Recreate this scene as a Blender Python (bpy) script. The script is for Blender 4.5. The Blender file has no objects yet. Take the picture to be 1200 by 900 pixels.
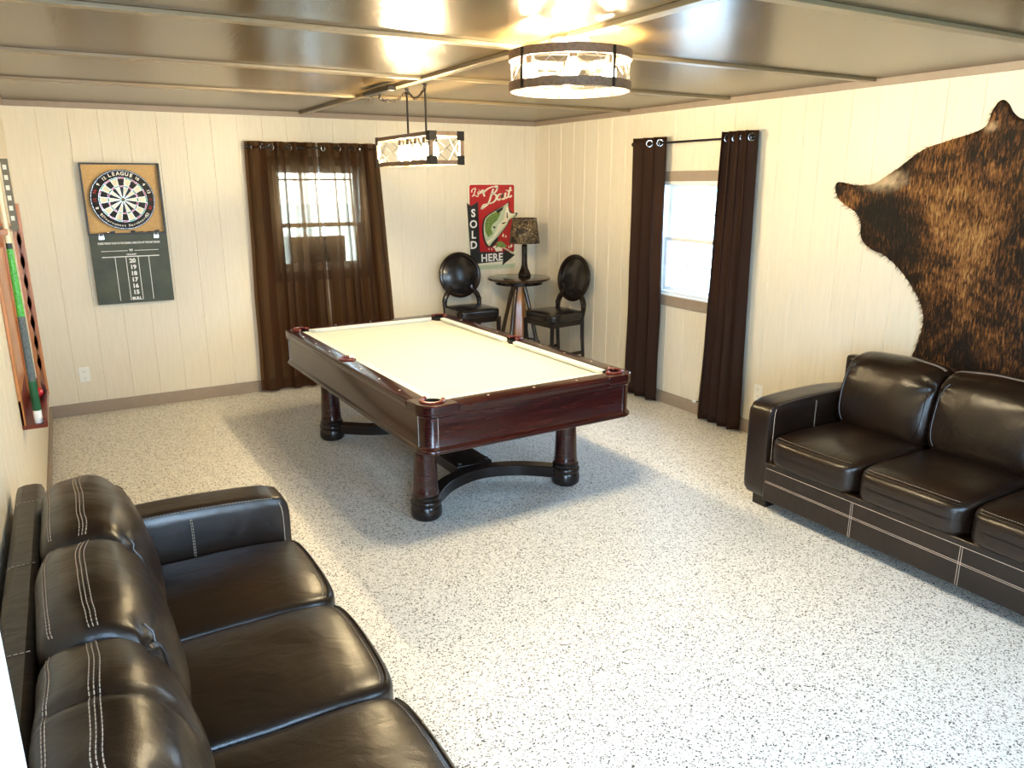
import bpy, bmesh, math, random
from mathutils import Vector, Matrix, noise
PI = math.pi
random.seed(7)
sc = bpy.context.scene
COL = sc.collection

# ------------------------------------------------------------------ room constants (metres)
XL, XR, YB, YF, ZC = -0.283, 4.244, 6.857, -0.12, 2.40

# ------------------------------------------------------------------ materials
def nmat(name):
    m = bpy.data.materials.new(name); m.use_nodes = True
    nt = m.node_tree
    b = nt.nodes['Principled BSDF']
    return m, nt, b

def N(nt, t, **kw):
    n = nt.nodes.new(t)
    for k, v in kw.items():
        if hasattr(n, k) and not k[0].isupper():
            setattr(n, k, v)
    return n

def link(nt, a, ao, b, bi):
    nt.links.new(a.outputs[ao], b.inputs[bi])

def coords(nt, scale=(1, 1, 1), rot=(0, 0, 0)):
    tc = N(nt, 'ShaderNodeTexCoord'); mp = N(nt, 'ShaderNodeMapping')
    mp.inputs['Scale'].default_value = scale; mp.inputs['Rotation'].default_value = rot
    link(nt, tc, 'Object', mp, 'Vector')
    return mp

def ramp(nt, stops, interp='LINEAR'):
    r = N(nt, 'ShaderNodeValToRGB'); cr = r.color_ramp; cr.interpolation = interp
    while len(cr.elements) < len(stops): cr.elements.new(0.5)
    for e, (p, c) in zip(cr.elements, stops):
        e.position = p; e.color = (c[0], c[1], c[2], 1)
    return r

def bump(nt, b, src, out, strength, dist=0.01):
    bp = N(nt, 'ShaderNodeBump'); bp.inputs['Strength'].default_value = strength
    bp.inputs['Distance'].default_value = dist
    link(nt, src, out, bp, 'Height'); link(nt, bp, 'Normal', b, 'Normal')

def simple(name, col, rough=0.5, metal=0.0, coat=0.0, nscale=None, var=0.15, stretch=(1, 1, 1),
           bstr=0.0, spec=0.5, emis=None, estr=0.0, sheen=0.0):
    m, nt, b = nmat(name)
    b.inputs['Base Color'].default_value = (*col, 1)
    b.inputs['Roughness'].default_value = rough
    b.inputs['Metallic'].default_value = metal
    b.inputs['Coat Weight'].default_value = coat
    b.inputs['Coat Roughness'].default_value = 0.08
    b.inputs['Specular IOR Level'].default_value = spec
    b.inputs['Sheen Weight'].default_value = sheen
    if emis:
        b.inputs['Emission Color'].default_value = (*emis, 1); b.inputs['Emission Strength'].default_value = estr
    if nscale is None: nscale = 12
    mp = coords(nt, stretch)
    n = N(nt, 'ShaderNodeTexNoise'); n.inputs['Scale'].default_value = nscale; n.inputs['Detail'].default_value = 6
    link(nt, mp, 'Vector', n, 'Vector')
    r = ramp(nt, [(0.3, [c * (1 - var) for c in col]), (0.7, [min(1, c * (1 + var)) for c in col])])
    link(nt, n, 'Fac', r, 'Fac'); link(nt, r, 'Color', b, 'Base Color')
    if bstr: bump(nt, b, n, 'Fac', bstr)
    return m

M = {}
M['wall'] = simple('cream_paneling', (0.76, 0.70, 0.575), 0.40, nscale=9, var=0.035, stretch=(7, 7, 0.55), bstr=0.16, spec=0.35)
M['ceil'] = simple('tan_gloss_ceiling', (0.085, 0.057, 0.022), 0.25, nscale=14, var=0.06, stretch=(6, 0.6, 1), bstr=0.06, spec=0.45)
M['trim'] = simple('taupe_trim', (0.32, 0.255, 0.20), 0.45, nscale=20, var=0.05)
M['strip'] = simple('ceiling_strip_paint', (0.21, 0.155, 0.082), 0.36, nscale=24, var=0.06, bstr=0.05, spec=0.7)
M['vinyl'] = simple('white_vinyl', (0.82, 0.84, 0.85), 0.35, var=0.02)
M['door'] = simple('white_door_paint', (0.85, 0.88, 0.88), 0.4, var=0.02)
M['rubber'] = simple('black_gap', (0.01, 0.01, 0.01), 0.7)
M['blackmetal'] = simple('dark_bronze_metal', (0.022, 0.018, 0.015), 0.35, metal=0.6, var=0.2)
M['steel'] = simple('brushed_steel', (0.55, 0.55, 0.55), 0.25, metal=1.0, var=0.08)
M['whiteplastic'] = simple('white_plastic', (0.85, 0.85, 0.83), 0.3, var=0.02)
M['blackwood'] = simple('black_brown_wood', (0.013, 0.0075, 0.006), 0.24, nscale=20, stretch=(1, 1, .15), coat=0.1, spec=0.35)
M['brownwood'] = simple('dark_brown_tabletop', (0.05, 0.028, 0.014), 0.2, nscale=20, stretch=(.3, 3, 1), coat=0.4)
M['amber'] = simple('amber_varnished_wood', (0.46, 0.19, 0.045), 0.18, nscale=22, stretch=(3, 3, .2), var=0.35, coat=0.6)
M['fixwood'] = simple('rustic_brown_fixture_wood', (0.17, 0.10, 0.055), 0.5, nscale=26, stretch=(3, 3, 3), var=0.3)
M['oak'] = simple('orange_oak', (0.50, 0.19, 0.05), 0.3, nscale=26, stretch=(3, 3, .2), var=0.25, coat=0.3)
M['redwood'] = simple('red_brown_shelf_wood', (0.16, 0.025, 0.012), 0.3, nscale=26, stretch=(3, .3, 3), var=0.25, coat=0.3)
M['cream'] = simple('cream_paint', (0.83, 0.78, 0.62), 0.45, var=0.03)
M['white'] = simple('white_paint', (0.85, 0.85, 0.82), 0.45, var=0.02)
M['black'] = simple('black_paint', (0.012, 0.012, 0.012), 0.4, var=0.1)
M['red'] = simple('sign_red', (0.42, 0.012, 0.016), 0.35, var=0.06)
M['palegreen'] = simple('sign_pale_green', (0.52, 0.60, 0.42), 0.4, var=0.06)
M['green'] = simple('fish_green', (0.16, 0.26, 0.06), 0.4, nscale=60, var=0.5)
M['grey'] = simple('mid_grey', (0.30, 0.31, 0.28), 0.45)
M['cork'] = simple('cork_tan', (0.62, 0.40, 0.17), 0.7, nscale=120, var=0.12, bstr=0.1)
M['dartred'] = simple('dart_red', (0.45, 0.03, 0.04), 0.7)
M['dartgreen'] = simple('dart_green', (0.05, 0.20, 0.07), 0.7)
M['sisal'] = simple('sisal_cream', (0.80, 0.76, 0.58), 0.8, nscale=150)
M['sisalblack'] = simple('sisal_black', (0.012, 0.012, 0.012), 0.7, nscale=150)
M['chalkboard'] = simple('green_black_chalkboard', (0.045, 0.055, 0.030), 0.5, nscale=9, var=0.3)
M['slate'] = simple('slate_shadow_black', (0.005, 0.005, 0.005), 0.9)
M['pocket'] = simple('oxblood_pocket_leather', (0.11, 0.012, 0.010), 0.28, nscale=40, var=0.3, coat=0.3, bstr=0.1)
M['pearl'] = simple('pearl_sight', (0.85, 0.80, 0.70), 0.2)
M['cloth'] = simple('pale_cream_felt', (0.66, 0.645, 0.55), 0.85, nscale=240, var=0.04, sheen=0.2, bstr=0.05)
M['cushcloth'] = simple('pale_grey_green_felt', (0.66, 0.70, 0.66), 0.85, nscale=240, var=0.04, sheen=0.2)
M['thread'] = simple('pale_stitching_thread', (0.42, 0.34, 0.27), 0.7)
M['wrapgreen'] = simple('green_cue_wrap', (0.08, 0.42, 0.05), 0.35, nscale=90, var=0.4)
M['wrapdark'] = simple('dark_green_cue_butt', (0.01, 0.09, 0.03), 0.3)
M['wrapgrey'] = simple('grey_linen_cue_wrap', (0.10, 0.12, 0.12), 0.6, nscale=180, var=0.6)
M['maple'] = simple('pale_maple', (0.80, 0.68, 0.42), 0.25, nscale=26, stretch=(3, 3, .2), coat=0.4)
M['ballred'] = simple('red_ball', (0.55, 0.02, 0.03), 0.08, coat=0.5)
M['notch'] = simple('olive_brown_strip', (0.14, 0.11, 0.06), 0.5)
M['teal'] = simple('teal_roof', (0.10, 0.45, 0.50), 0.5)
M['farwall'] = simple('far_building_wall', (0.55, 0.52, 0.46), 0.7)

def mahogany():
    m, nt, b = nmat('mahogany_lacquer')
    mp = coords(nt, (1.2, 1.2, 9))
    n = N(nt, 'ShaderNodeTexNoise'); n.inputs['Scale'].default_value = 5; n.inputs['Detail'].default_value = 8; n.inputs['Distortion'].default_value = 1.2
    link(nt, mp, 'Vector', n, 'Vector')
    r = ramp(nt, [(0.3, (0.014, 0.003, 0.0025)), (0.7, (0.038, 0.006, 0.005))]); link(nt, n, 'Fac', r, 'Fac'); link(nt, r, 'Color', b, 'Base Color')
    b.inputs['Roughness'].default_value = 0.2; b.inputs['Specular IOR Level'].default_value = .35; b.inputs['Coat Weight'].default_value = 0.2; b.inputs['Coat Roughness'].default_value = 0.06
    return m
M['mahogany'] = mahogany()

def leather(name='dark_brown_leather', col=(0.0115, 0.0056, 0.0032)):
    m, nt, b = nmat(name)
    mp = coords(nt)
    n1 = N(nt, 'ShaderNodeTexNoise'); n1.inputs['Scale'].default_value = 5; n1.inputs['Detail'].default_value = 5
    link(nt, mp, 'Vector', n1, 'Vector')
    r = ramp(nt, [(0.3, [c * .7 for c in col]), (0.7, [c * 1.5 for c in col])]); link(nt, n1, 'Fac', r, 'Fac'); link(nt, r, 'Color', b, 'Base Color')
    mp2 = coords(nt, (1, 1.7, 1), (0, 0, .3))
    n2 = N(nt, 'ShaderNodeTexNoise'); n2.inputs['Scale'].default_value = 7; n2.inputs['Detail'].default_value = 3; n2.inputs['Distortion'].default_value = .8
    link(nt, mp2, 'Vector', n2, 'Vector')
    v = N(nt, 'ShaderNodeTexVoronoi'); v.inputs['Scale'].default_value = 260; link(nt, mp, 'Vector', v, 'Vector')
    b1 = N(nt, 'ShaderNodeBump'); b1.inputs['Strength'].default_value = 0.17; b1.inputs['Distance'].default_value = 0.02
    b2 = N(nt, 'ShaderNodeBump'); b2.inputs['Strength'].default_value = 0.10; b2.inputs['Distance'].default_value = 0.002
    link(nt, n2, 'Fac', b1, 'Height'); link(nt, v, 'Distance', b2, 'Height'); link(nt, b1, 'Normal', b2, 'Normal'); link(nt, b2, 'Normal', b, 'Normal')
    b.inputs['Roughness'].default_value = 0.31; b.inputs['Specular IOR Level'].default_value = 0.5
    b.inputs['Coat Weight'].default_value = 0.0; b.inputs['Coat Roughness'].default_value = 0.25
    return m
M['leather'] = leather()
M['seatleather'] = simple('black_seat_leather', (0.012, 0.010, 0.010), 0.25, nscale=30, coat=0.2, bstr=0.05)

def floor_mat():
    m, nt, b = nmat('speckled_flake_floor')
    mp = coords(nt)
    base = (0.80, 0.78, 0.73)
    v = N(nt, 'ShaderNodeTexVoronoi'); v.inputs['Scale'].default_value = 190; v.inputs['Randomness'].default_value = 1
    link(nt, mp, 'Vector', v, 'Vector')
    sep = N(nt, 'ShaderNodeSeparateColor'); link(nt, v, 'Color', sep, 'Color')
    r1 = ramp(nt, [(0.0, (0.03, 0.028, 0.025)), (0.06, (0.26, 0.24, 0.21)), (0.13, (0.50, 0.47, 0.42)), (0.22, base), (0.70, (0.87, 0.86, 0.82))], 'CONSTANT')
    link(nt, sep, 'Red', r1, 'Fac')
    n = N(nt, 'ShaderNodeTexNoise'); n.inputs['Scale'].default_value = 300; n.inputs['Detail'].default_value = 2; link(nt, mp, 'Vector', n, 'Vector')
    r2 = ramp(nt, [(0.0, (0.12, 0.11, 0.10)), (0.33, (0.30, 0.28, 0.26)), (0.40, (1, 1, 1))]); link(nt, n, 'Fac', r2, 'Fac')
    mx = N(nt, 'ShaderNodeMix', data_type='RGBA', blend_type='MULTIPLY'); mx.inputs[0].default_value = 1
    nt.links.new(r1.outputs['Color'], mx.inputs[6]); nt.links.new(r2.outputs['Color'], mx.inputs[7]); nt.links.new(mx.outputs[2], b.inputs['Base Color'])
    b.inputs['Roughness'].default_value = 0.45; b.inputs['Specular IOR Level'].default_value = 0.4
    bump(nt, b, n, 'Fac', 0.08, 0.004)
    return m
M['floor'] = floor_mat()

def glass_mat(name, tint=(0.95, 0.97, 0.97), refl=0.08, bumpy=0.0):  # thin pane: mostly clear, a little reflection
    m = bpy.data.materials.new(name); m.use_nodes = True; nt = m.node_tree; nt.nodes.clear()
    o = N(nt, 'ShaderNodeOutputMaterial'); mx = N(nt, 'ShaderNodeMixShader'); t = N(nt, 'ShaderNodeBsdfTransparent'); g = N(nt, 'ShaderNodeBsdfGlossy')
    t.inputs['Color'].default_value = (*tint, 1); g.inputs['Roughness'].default_value = 0.04
    f = N(nt, 'ShaderNodeLayerWeight'); pw = N(nt, 'ShaderNodeMath', operation='POWER'); pw.inputs[1].default_value = 4
    ma = N(nt, 'ShaderNodeMath', operation='MULTIPLY_ADD'); ma.inputs[1].default_value = .6; ma.inputs[2].default_value = .03
    link(nt, f, 'Facing', pw, 0); link(nt, pw, 0, ma, 0); link(nt, ma, 0, mx, 'Fac'); nt.links.new(t.outputs[0], mx.inputs[1]); nt.links.new(g.outputs[0], mx.inputs[2]); nt.links.new(mx.outputs[0], o.inputs[0])
    if bumpy:
        v = N(nt, 'ShaderNodeTexVoronoi'); v.inputs['Scale'].default_value = 40
        bp = N(nt, 'ShaderNodeBump'); bp.inputs['Strength'].default_value = bumpy; link(nt, v, 'Distance', bp, 'Height')
        link(nt, bp, 'Normal', g, 'Normal'); link(nt, bp, 'Normal', f, 'Normal')
    return m
M['glass'] = glass_mat('window_glass')
M['seedglass'] = glass_mat('crackle_glass', (0.90, 0.92, 0.95), bumpy=0.35)

def curtain_mat(name, col, transp, transl):
    m = bpy.data.materials.new(name); m.use_nodes = True; nt = m.node_tree
    b = nt.nodes['Principled BSDF']; o = nt.nodes['Material Output']
    mp = coords(nt, (60, 60, 4)); n = N(nt, 'ShaderNodeTexNoise'); n.inputs['Scale'].default_value = 8; link(nt, mp, 'Vector', n, 'Vector')
    r = ramp(nt, [(0.3, [c * .8 for c in col]), (0.7, [c * 1.2 for c in col])]); link(nt, n, 'Fac', r, 'Fac'); link(nt, r, 'Color', b, 'Base Color')
    b.inputs['Roughness'].default_value = 0.75; b.inputs['Specular IOR Level'].default_value = 0.2
    tl = N(nt, 'ShaderNodeBsdfTranslucent'); tl.inputs['Color'].default_value = (0.30, 0.13, 0.045, 1)
    tp = N(nt, 'ShaderNodeBsdfTransparent'); tp.inputs['Color'].default_value = (1.0, 0.80, 0.55, 1)
    m1 = N(nt, 'ShaderNodeMixShader'); m1.inputs[0].default_value = transl
    m2 = N(nt, 'ShaderNodeMixShader'); m2.inputs[0].default_value = transp
    nt.links.new(b.outputs[0], m1.inputs[1]); nt.links.new(tl.outputs[0], m1.inputs[2])
    lw = N(nt, 'ShaderNodeLayerWeight'); sb_ = N(nt, 'ShaderNodeMath', operation='SUBTRACT'); sb_.inputs[0].default_value = 1; pw_ = N(nt, 'ShaderNodeMath', operation='POWER'); pw_.inputs[1].default_value = 3.2; fm = N(nt, 'ShaderNodeMath', operation='MULTIPLY'); fm.inputs[1].default_value = transp
    link(nt, lw, 'Facing', sb_, 1); link(nt, sb_, 0, pw_, 0); link(nt, pw_, 0, fm, 0); link(nt, fm, 0, m2, 0)
    nt.links.new(m1.outputs[0], m2.inputs[1]); nt.links.new(tp.outputs[0], m2.inputs[2]); nt.links.new(m2.outputs[0], o.inputs[0])
    return m
M['curtain'] = curtain_mat('dark_brown_curtain_cloth', (0.032, 0.014, 0.008), 0.0, 0.22)
M['sheer'] = curtain_mat('thin_brown_curtain_cloth', (0.034, 0.0145, 0.006), 0.24, 0.24)

def hide_mat():
    m, nt, b = nmat('brindle_hair')
    mp = coords(nt, (1, 1, 1))
    n1 = N(nt, 'ShaderNodeTexNoise'); n1.inputs['Scale'].default_value = 2.6; n1.inputs['Detail'].default_value = 3; n1.inputs['Roughness'].default_value = .5; n1.inputs['Distortion'].default_value = 1.2
    link(nt, mp, 'Vector', n1, 'Vector')
    mp2 = coords(nt, (1, 26, 5), (.45, 0, 0))
    n2 = N(nt, 'ShaderNodeTexNoise'); n2.inputs['Scale'].default_value = 4; n2.inputs['Detail'].default_value = 8; n2.inputs['Distortion'].default_value = 1.0
    link(nt, mp2, 'Vector', n2, 'Vector')
    r1 = ramp(nt, [(0.34, (0.005, 0.003, 0.0025)), (0.45, (0.022, 0.009, 0.004)), (0.54, (0.10, 0.038, 0.010)), (0.64, (0.24, 0.105, 0.028)), (0.78, (0.42, 0.24, 0.085))])
    ad = N(nt, 'ShaderNodeMath', operation='MULTIPLY_ADD'); ad.inputs[1].default_value = 0.85
    sb = N(nt, 'ShaderNodeMath', operation='SUBTRACT'); sb.inputs[1].default_value = 0.44
    link(nt, n2, 'Fac', ad, 0); link(nt, n1, 'Fac', sb, 0); link(nt, sb, 0, ad, 2)
    link(nt, ad, 0, r1, 'Fac')
    # vertex attribute "pale": white-tan marking at the leg root, a real marking of the hide
    at = N(nt, 'ShaderNodeVertexColor', layer_name='pale')
    mx = N(nt, 'ShaderNodeMix', data_type='RGBA'); nt.links.new(at.outputs['Color'], mx.inputs[0])
    nt.links.new(r1.outputs['Color'], mx.inputs[6]); mx.inputs[7].default_value = (0.62, 0.47, 0.30, 1)
    nt.links.new(mx.outputs[2], b.inputs['Base Color'])
    b.inputs['Roughness'].default_value = 0.55; b.inputs['Specular IOR Level'].default_value = .22
    bump(nt, b, n2, 'Fac', 0.5, 0.01)
    return m
M['hide'] = hide_mat()

def camo_mat():
    m, nt, b = nmat('camouflage_shade')
    mp = coords(nt)
    n = N(nt, 'ShaderNodeTexNoise'); n.inputs['Scale'].default_value = 9; n.inputs['Detail'].default_value = 2; n.inputs['Distortion'].default_value = 3.0; link(nt, mp, 'Vector', n, 'Vector')
    r = ramp(nt, [(0, (0.02, 0.014, 0.008)), (0.42, (0.05, 0.035, 0.018)), (0.5, (0.20, 0.14, 0.07)), (0.56, (0.03, 0.02, 0.01)), (0.63, (0.38, 0.30, 0.17)), (0.68, (0.04, 0.028, 0.014))], 'CONSTANT')
    link(nt, n, 'Fac', r, 'Fac'); link(nt, r, 'Color', b, 'Base Color'); b.inputs['Roughness'].default_value = .7
    return m
M['camo'] = camo_mat()
BULB_E = 430.0
def emis(name, col, s):
    m = bpy.data.materials.new(name); m.use_nodes = True; nt = m.node_tree; nt.nodes.clear()
    o = N(nt, 'ShaderNodeOutputMaterial'); e = N(nt, 'ShaderNodeEmission'); e.inputs[0].default_value = (*col, 1); e.inputs[1].default_value = s
    # procedural filament falloff is not needed: the whole lit globe glows
    nt.links.new(e.outputs[0], o.inputs[0]); return m
M['bulb'] = emis('lit_bulb_glass', (1.0, 0.78, 0.44), BULB_E)
M['bulb2'] = emis('lit_globe_bulb_glass', (1.0, 0.80, 0.48), BULB_E * 2.3)

def ground_mat():
    m, nt, b = nmat('dry_pale_ground')
    mp = coords(nt); n = N(nt, 'ShaderNodeTexNoise'); n.inputs['Scale'].default_value = .4; n.inputs['Detail'].default_value = 8; link(nt, mp, 'Vector', n, 'Vector')
    r = ramp(nt, [(0.3, (0.62, 0.58, 0.50)), (0.7, (0.78, 0.75, 0.68))]); link(nt, n, 'Fac', r, 'Fac'); link(nt, r, 'Color', b, 'Base Color'); b.inputs['Roughness'].default_value = 1
    return m
M['ground'] = ground_mat()

# ------------------------------------------------------------------ mesh builder
class MB:
    def __init__(s): s.v = []; s.f = []; s.mi = []; s.cur = 0
    def add(s, vs, fs):
        o = len(s.v); s.v += [tuple(p) for p in vs]
        for f in fs: s.f.append(tuple(o + i for i in f)); s.mi.append(s.cur)
        return s
    def slot(s, i): s.cur = i; return s
    def box(s, x0, x1, y0, y1, z0, z1, mat=None):
        vs = [(x, y, z) for z in (z0, z1) for y in (y0, y1) for x in (x0, x1)]
        if mat: vs = [mat @ Vector(p) for p in vs]
        return s.add(vs, [(0, 2, 3, 1), (4, 5, 7, 6), (0, 1, 5, 4), (2, 6, 7, 3), (0, 4, 6, 2), (1, 3, 7, 5)])
    def prism(s, poly, z0, z1, mat=None):
        n = len(poly)
        vs = [Vector((x, y, z0)) for x, y in poly] + [Vector((x, y, z1)) for x, y in poly]
        if mat: vs = [mat @ p for p in vs]
        return s.add(vs, [tuple(range(n))[::-1], tuple(range(n, 2 * n))] + [(i, (i + 1) % n, n + (i + 1) % n, n + i) for i in range(n)])
    def lathe(s, prof, seg=32, c=(0, 0, 0), cap=True, sx=1, sy=1, mat=None):
        vs = []
        for r, z in prof:
            for k in range(seg):
                a = 2 * PI * k / seg; p = Vector((c[0] + r * sx * math.cos(a), c[1] + r * sy * math.sin(a), c[2] + z)); vs.append(mat @ p if mat else p)
        fs = []
        for i in range(len(prof) - 1):
            for k in range(seg):
                k2 = (k + 1) % seg; fs.append((i * seg + k, i * seg + k2, (i + 1) * seg + k2, (i + 1) * seg + k))
        if cap:
            fs.append(tuple(range(seg))[::-1]); fs.append(tuple((len(prof) - 1) * seg + k for k in range(seg)))
        return s.add(vs, fs)
    def tube(s, pts, r, seg=8, closed=False, flat=None, cap=True):
        pts = [Vector(p) for p in pts]; n = len(pts)
        rs = r if isinstance(r, (list, tuple)) else [r] * n
        prev = None; rings = []
        for i, p in enumerate(pts):
            if closed: t = pts[(i + 1) % n] - pts[i - 1]
            else: t = pts[min(i + 1, n - 1)] - pts[max(i - 1, 0)]
            if t.length < 1e-9: t = Vector((0, 0, 1))
            t.normalize()
            if prev is None:
                up = Vector((0, 0, 1)) if abs(t.z) < .9 else Vector((1, 0, 0))
                a = t.cross(up).normalized()
            else:
                a = (prev - t * prev.dot(t)); a = a.normalized() if a.length > 1e-6 else t.orthogonal().normalized()
            prev = a; b = t.cross(a)
            w, h = (rs[i], rs[i]) if flat is None else (rs[i], rs[i] * flat)
            rings.append([p + a * (w * math.cos(2 * PI * k / seg)) + b * (h * math.sin(2 * PI * k / seg)) for k in range(seg)])
        vs = [q for rg in rings for q in rg]; fs = []
        m = n if closed else n - 1
        for i in range(m):
            j = (i + 1) % n
            for k in range(seg):
                k2 = (k + 1) % seg; fs.append((i * seg + k, j * seg + k, j * seg + k2, i * seg + k2))
        if not closed and cap:
            fs.append(tuple(range(seg))); fs.append(tuple((n - 1) * seg + k for k in range(seg))[::-1])
        return s.add(vs, fs)
    def bar(s, a, b, w, h=None):
        a, b = Vector(a), Vector(b); h = h or w; d = b - a; L = d.length
        q = d.to_track_quat('Z', 'Y').to_matrix().to_4x4(); m = Matrix.Translation(a) @ q
        return s.box(-w / 2, w / 2, -h / 2, h / 2, 0, L, m)
    def torus(s, c, R, r, axis='Z', seg=24, ts=8, mat=None):
        pts = []
        for k in range(seg):
            a = 2 * PI * k / seg; u, v = R * math.cos(a), R * math.sin(a)
            p = {'Z': (u, v, 0), 'Y': (u, 0, v), 'X': (0, u, v)}[axis]
            p = Vector(c) + Vector(p); pts.append(mat @ p if mat else p)
        return s.tube(pts, r, ts, closed=True)
    def sphere(s, c, r, seg=16, rings=10, sz=1):
        prof = [(max(1e-4, r * math.sin(PI * i / rings)), -r * sz * math.cos(PI * i / rings)) for i in range(rings + 1)]
        return s.lathe(prof, seg, c)
    def sweep(s, path, prof, closed=False):
        # path: [(x,y,nx,ny)], prof: [(offset outwards, z)] closed profile
        n = len(path); m = len(prof)
        vs = [(x + nx * o, y + ny * o, z) for x, y, nx, ny in path for o, z in prof]; fs = []
        for i in range(n if closed else n - 1):
            j = (i + 1) % n
            for k in range(m):
                k2 = (k + 1) % m; fs.append((i * m + k, j * m + k, j * m + k2, i * m + k2))
        if not closed: fs += [tuple(range(m))[::-1], tuple((n - 1) * m + k for k in range(m))]
        return s.add(vs, fs)
    def build(s, name, mat, parent=None, loc=None, bevel=0, smooth=True, sub=0, solid=0):
        me = bpy.data.meshes.new(name); me.from_pydata(s.v, [], s.f)
        mats = mat if isinstance(mat, (list, tuple)) else [mat]
        for q in mats: me.materials.append(M[q] if isinstance(q, str) else q)
        for p, i in zip(me.polygons, s.mi): p.material_index = i
        me.validate()
        bm = bmesh.new(); bm.from_mesh(me)
        bmesh.ops.remove_doubles(bm, verts=bm.verts, dist=1e-6)
        bmesh.ops.recalc_face_normals(bm, faces=bm.faces)
        bm.to_mesh(me); bm.free()
        if smooth:
            me.shade_smooth()
            me.set_sharp_from_angle(angle=math.radians(38))
        o = bpy.data.objects.new(name, me); COL.objects.link(o)
        if bevel:
            b = o.modifiers.new('bevel', 'BEVEL'); b.width = bevel; b.segments = 2; b.limit_method = 'ANGLE'; b.angle_limit = math.radians(40)
            b.harden_normals = False
        if sub:
            b = o.modifiers.new('sub', 'SUBSURF'); b.levels = sub; b.render_levels = sub
        if parent: o.parent = parent
        if loc: o.location = loc
        return o

def tag(o, label=None, cat=None, group=None, kind=None):
    if label: o['label'] = label
    if cat: o['category'] = cat
    if group: o['group'] = group
    if kind: o['kind'] = kind
    return o
def thing(name, label, cat, loc=(0, 0, 0), rz=0, group=None):
    o = bpy.data.objects.new(name, None); COL.objects.link(o); o.location = loc; o.rotation_euler = (0, 0, rz); o.empty_display_size = .1
    return tag(o, label, cat, group)
def struct_empty(name, label, cat, loc=(0, 0, 0)):
    o = thing(name, label, cat, loc); o['kind'] = 'structure'; return o
def copy_tree(o, parent=None):
    c = o.copy(); COL.objects.link(c)
    if parent: c.parent = parent
    for ch in [q for q in bpy.data.objects if q.parent == o]: copy_tree(ch, c)
    return c

def rrect(x0, x1, y0, y1, r, n=6):
    out = []
    for cx, cy, a0 in ((x1 - r, y1 - r, 0), (x0 + r, y1 - r, PI / 2), (x0 + r, y0 + r, PI), (x1 - r, y0 + r, 1.5 * PI)):
        for k in range(n + 1):
            a = a0 + PI / 2 * k / n; out.append((cx + r * math.cos(a), cy + r * math.sin(a)))
    return out
def smoothpath(pts, n=8, closed=False):
    P = [Vector(p) for p in pts]; out = []; m = len(P)
    rng = range(m) if closed else range(m - 1)
    for i in rng:
        if closed: p0, p1, p2, p3 = P[i - 1], P[i], P[(i + 1) % m], P[(i + 2) % m]
        else: p0, p1, p2, p3 = P[max(i - 1, 0)], P[i], P[i + 1], P[min(i + 2, m - 1)]
        for k in range(n):
            t = k / n
            out.append(.5 * ((2 * p1) + (p2 - p0) * t + (2 * p0 - 5 * p1 + 4 * p2 - p3) * t * t + (3 * p1 - p0 - 3 * p2 + p3) * t ** 3))
    if not closed: out.append(P[-1])
    return out

# ------------------------------------------------------------------ text
def text_into(mb, s, size, mat4, depth=0.0015, shear=0.0, offset=0.0, align='CENTER', spacing=1.0, sx=1.0):
    cu = bpy.data.curves.new('t', 'FONT'); cu.body = s; cu.size = size; cu.shear = shear; cu.offset = offset
    cu.align_x = align; cu.align_y = 'CENTER'; cu.extrude = depth / 2; cu.space_character = spacing; cu.resolution_u = 3
    ob = bpy.data.objects.new('t', cu); COL.objects.link(ob)
    dg = bpy.context.evaluated_depsgraph_get(); me = bpy.data.meshes.new_from_object(ob.evaluated_get(dg))
    S = Matrix.Diagonal((sx, 1, 1, 1))
    mb.add([mat4 @ (S @ v.co) for v in me.vertices], [tuple(p.vertices) for p in me.polygons])
    bpy.data.objects.remove(ob); bpy.data.curves.remove(cu); bpy.data.meshes.remove(me)

# plane frames: map (u right, v up, w out) to world
def frame_back(x, z, y=YB):   # on the back wall, facing -y
    return Matrix(((1, 0, 0, x), (0, 0, -1, y), (0, 1, 0, z), (0, 0, 0, 1)))

# ------------------------------------------------------------------ room shell
def groove_profile(u0, u1, grooves, gw=0.004, gd=0.004):
    pts = [(u0, 0)]
    for g in sorted(grooves):
        if u0 + gw < g < u1 - gw: pts += [(g - gw, 0), (g - gw * .3, -gd), (g + gw * .3, -gd), (g + gw, 0)]
    pts.append((u1, 0)); return pts
def panel_wall(name, axis, pos, inward, u0, u1, z0, z1, holes, grooves, thick=0.12):
    """axis 'x': wall runs along x at y=pos; axis 'y': runs along y at x=pos. inward: +-1 direction of the room."""
    mb = MB()
    cuts = sorted({u0, u1} | {h[0] for h in holes} | {h[1] for h in holes})
    def seg(a, b, za, zb):
        if b - a < 1e-5 or zb - za < 1e-5: return
        pr = groove_profile(a, b, grooves)
        poly = pr + [(b, -thick), (a, -thick)]
        if axis == 'x': vs = lambda z: [(u, pos + inward * w, z) for u, w in poly]
        else: vs = lambda z: [(pos + inward * w, u, z) for u, w in poly]
        n = len(poly)
        mb.add(vs(za) + vs(zb), [tuple(range(n)), tuple(range(n, 2 * n))] + [(i, (i + 1) % n, n + (i + 1) % n, n + i) for i in range(n)])
    for a, b in zip(cuts, cuts[1:]):
        h = [q for q in holes if q[0] <= a + 1e-6 and q[1] >= b - 1e-6]
        if h: seg(a, b, z0, h[0][2]); seg(a, b, h[0][3], z1)
        else: seg(a, b, z0, z1)
    o = mb.build(name, 'wall', smooth=False); return tag(o, kind='structure')
gB = []
g = -0.28
while g < XR: g += 0.2025; gB.append(round(g, 4))
gB = [-0.075 + 0.2025 * k for k in range(0, 15)] + [3.04, 3.22, 3.494, 3.729, 3.912, 4.12]
gB = sorted({round(q, 3) for q in gB if not (2.9 < q < 3.0)})
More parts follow.
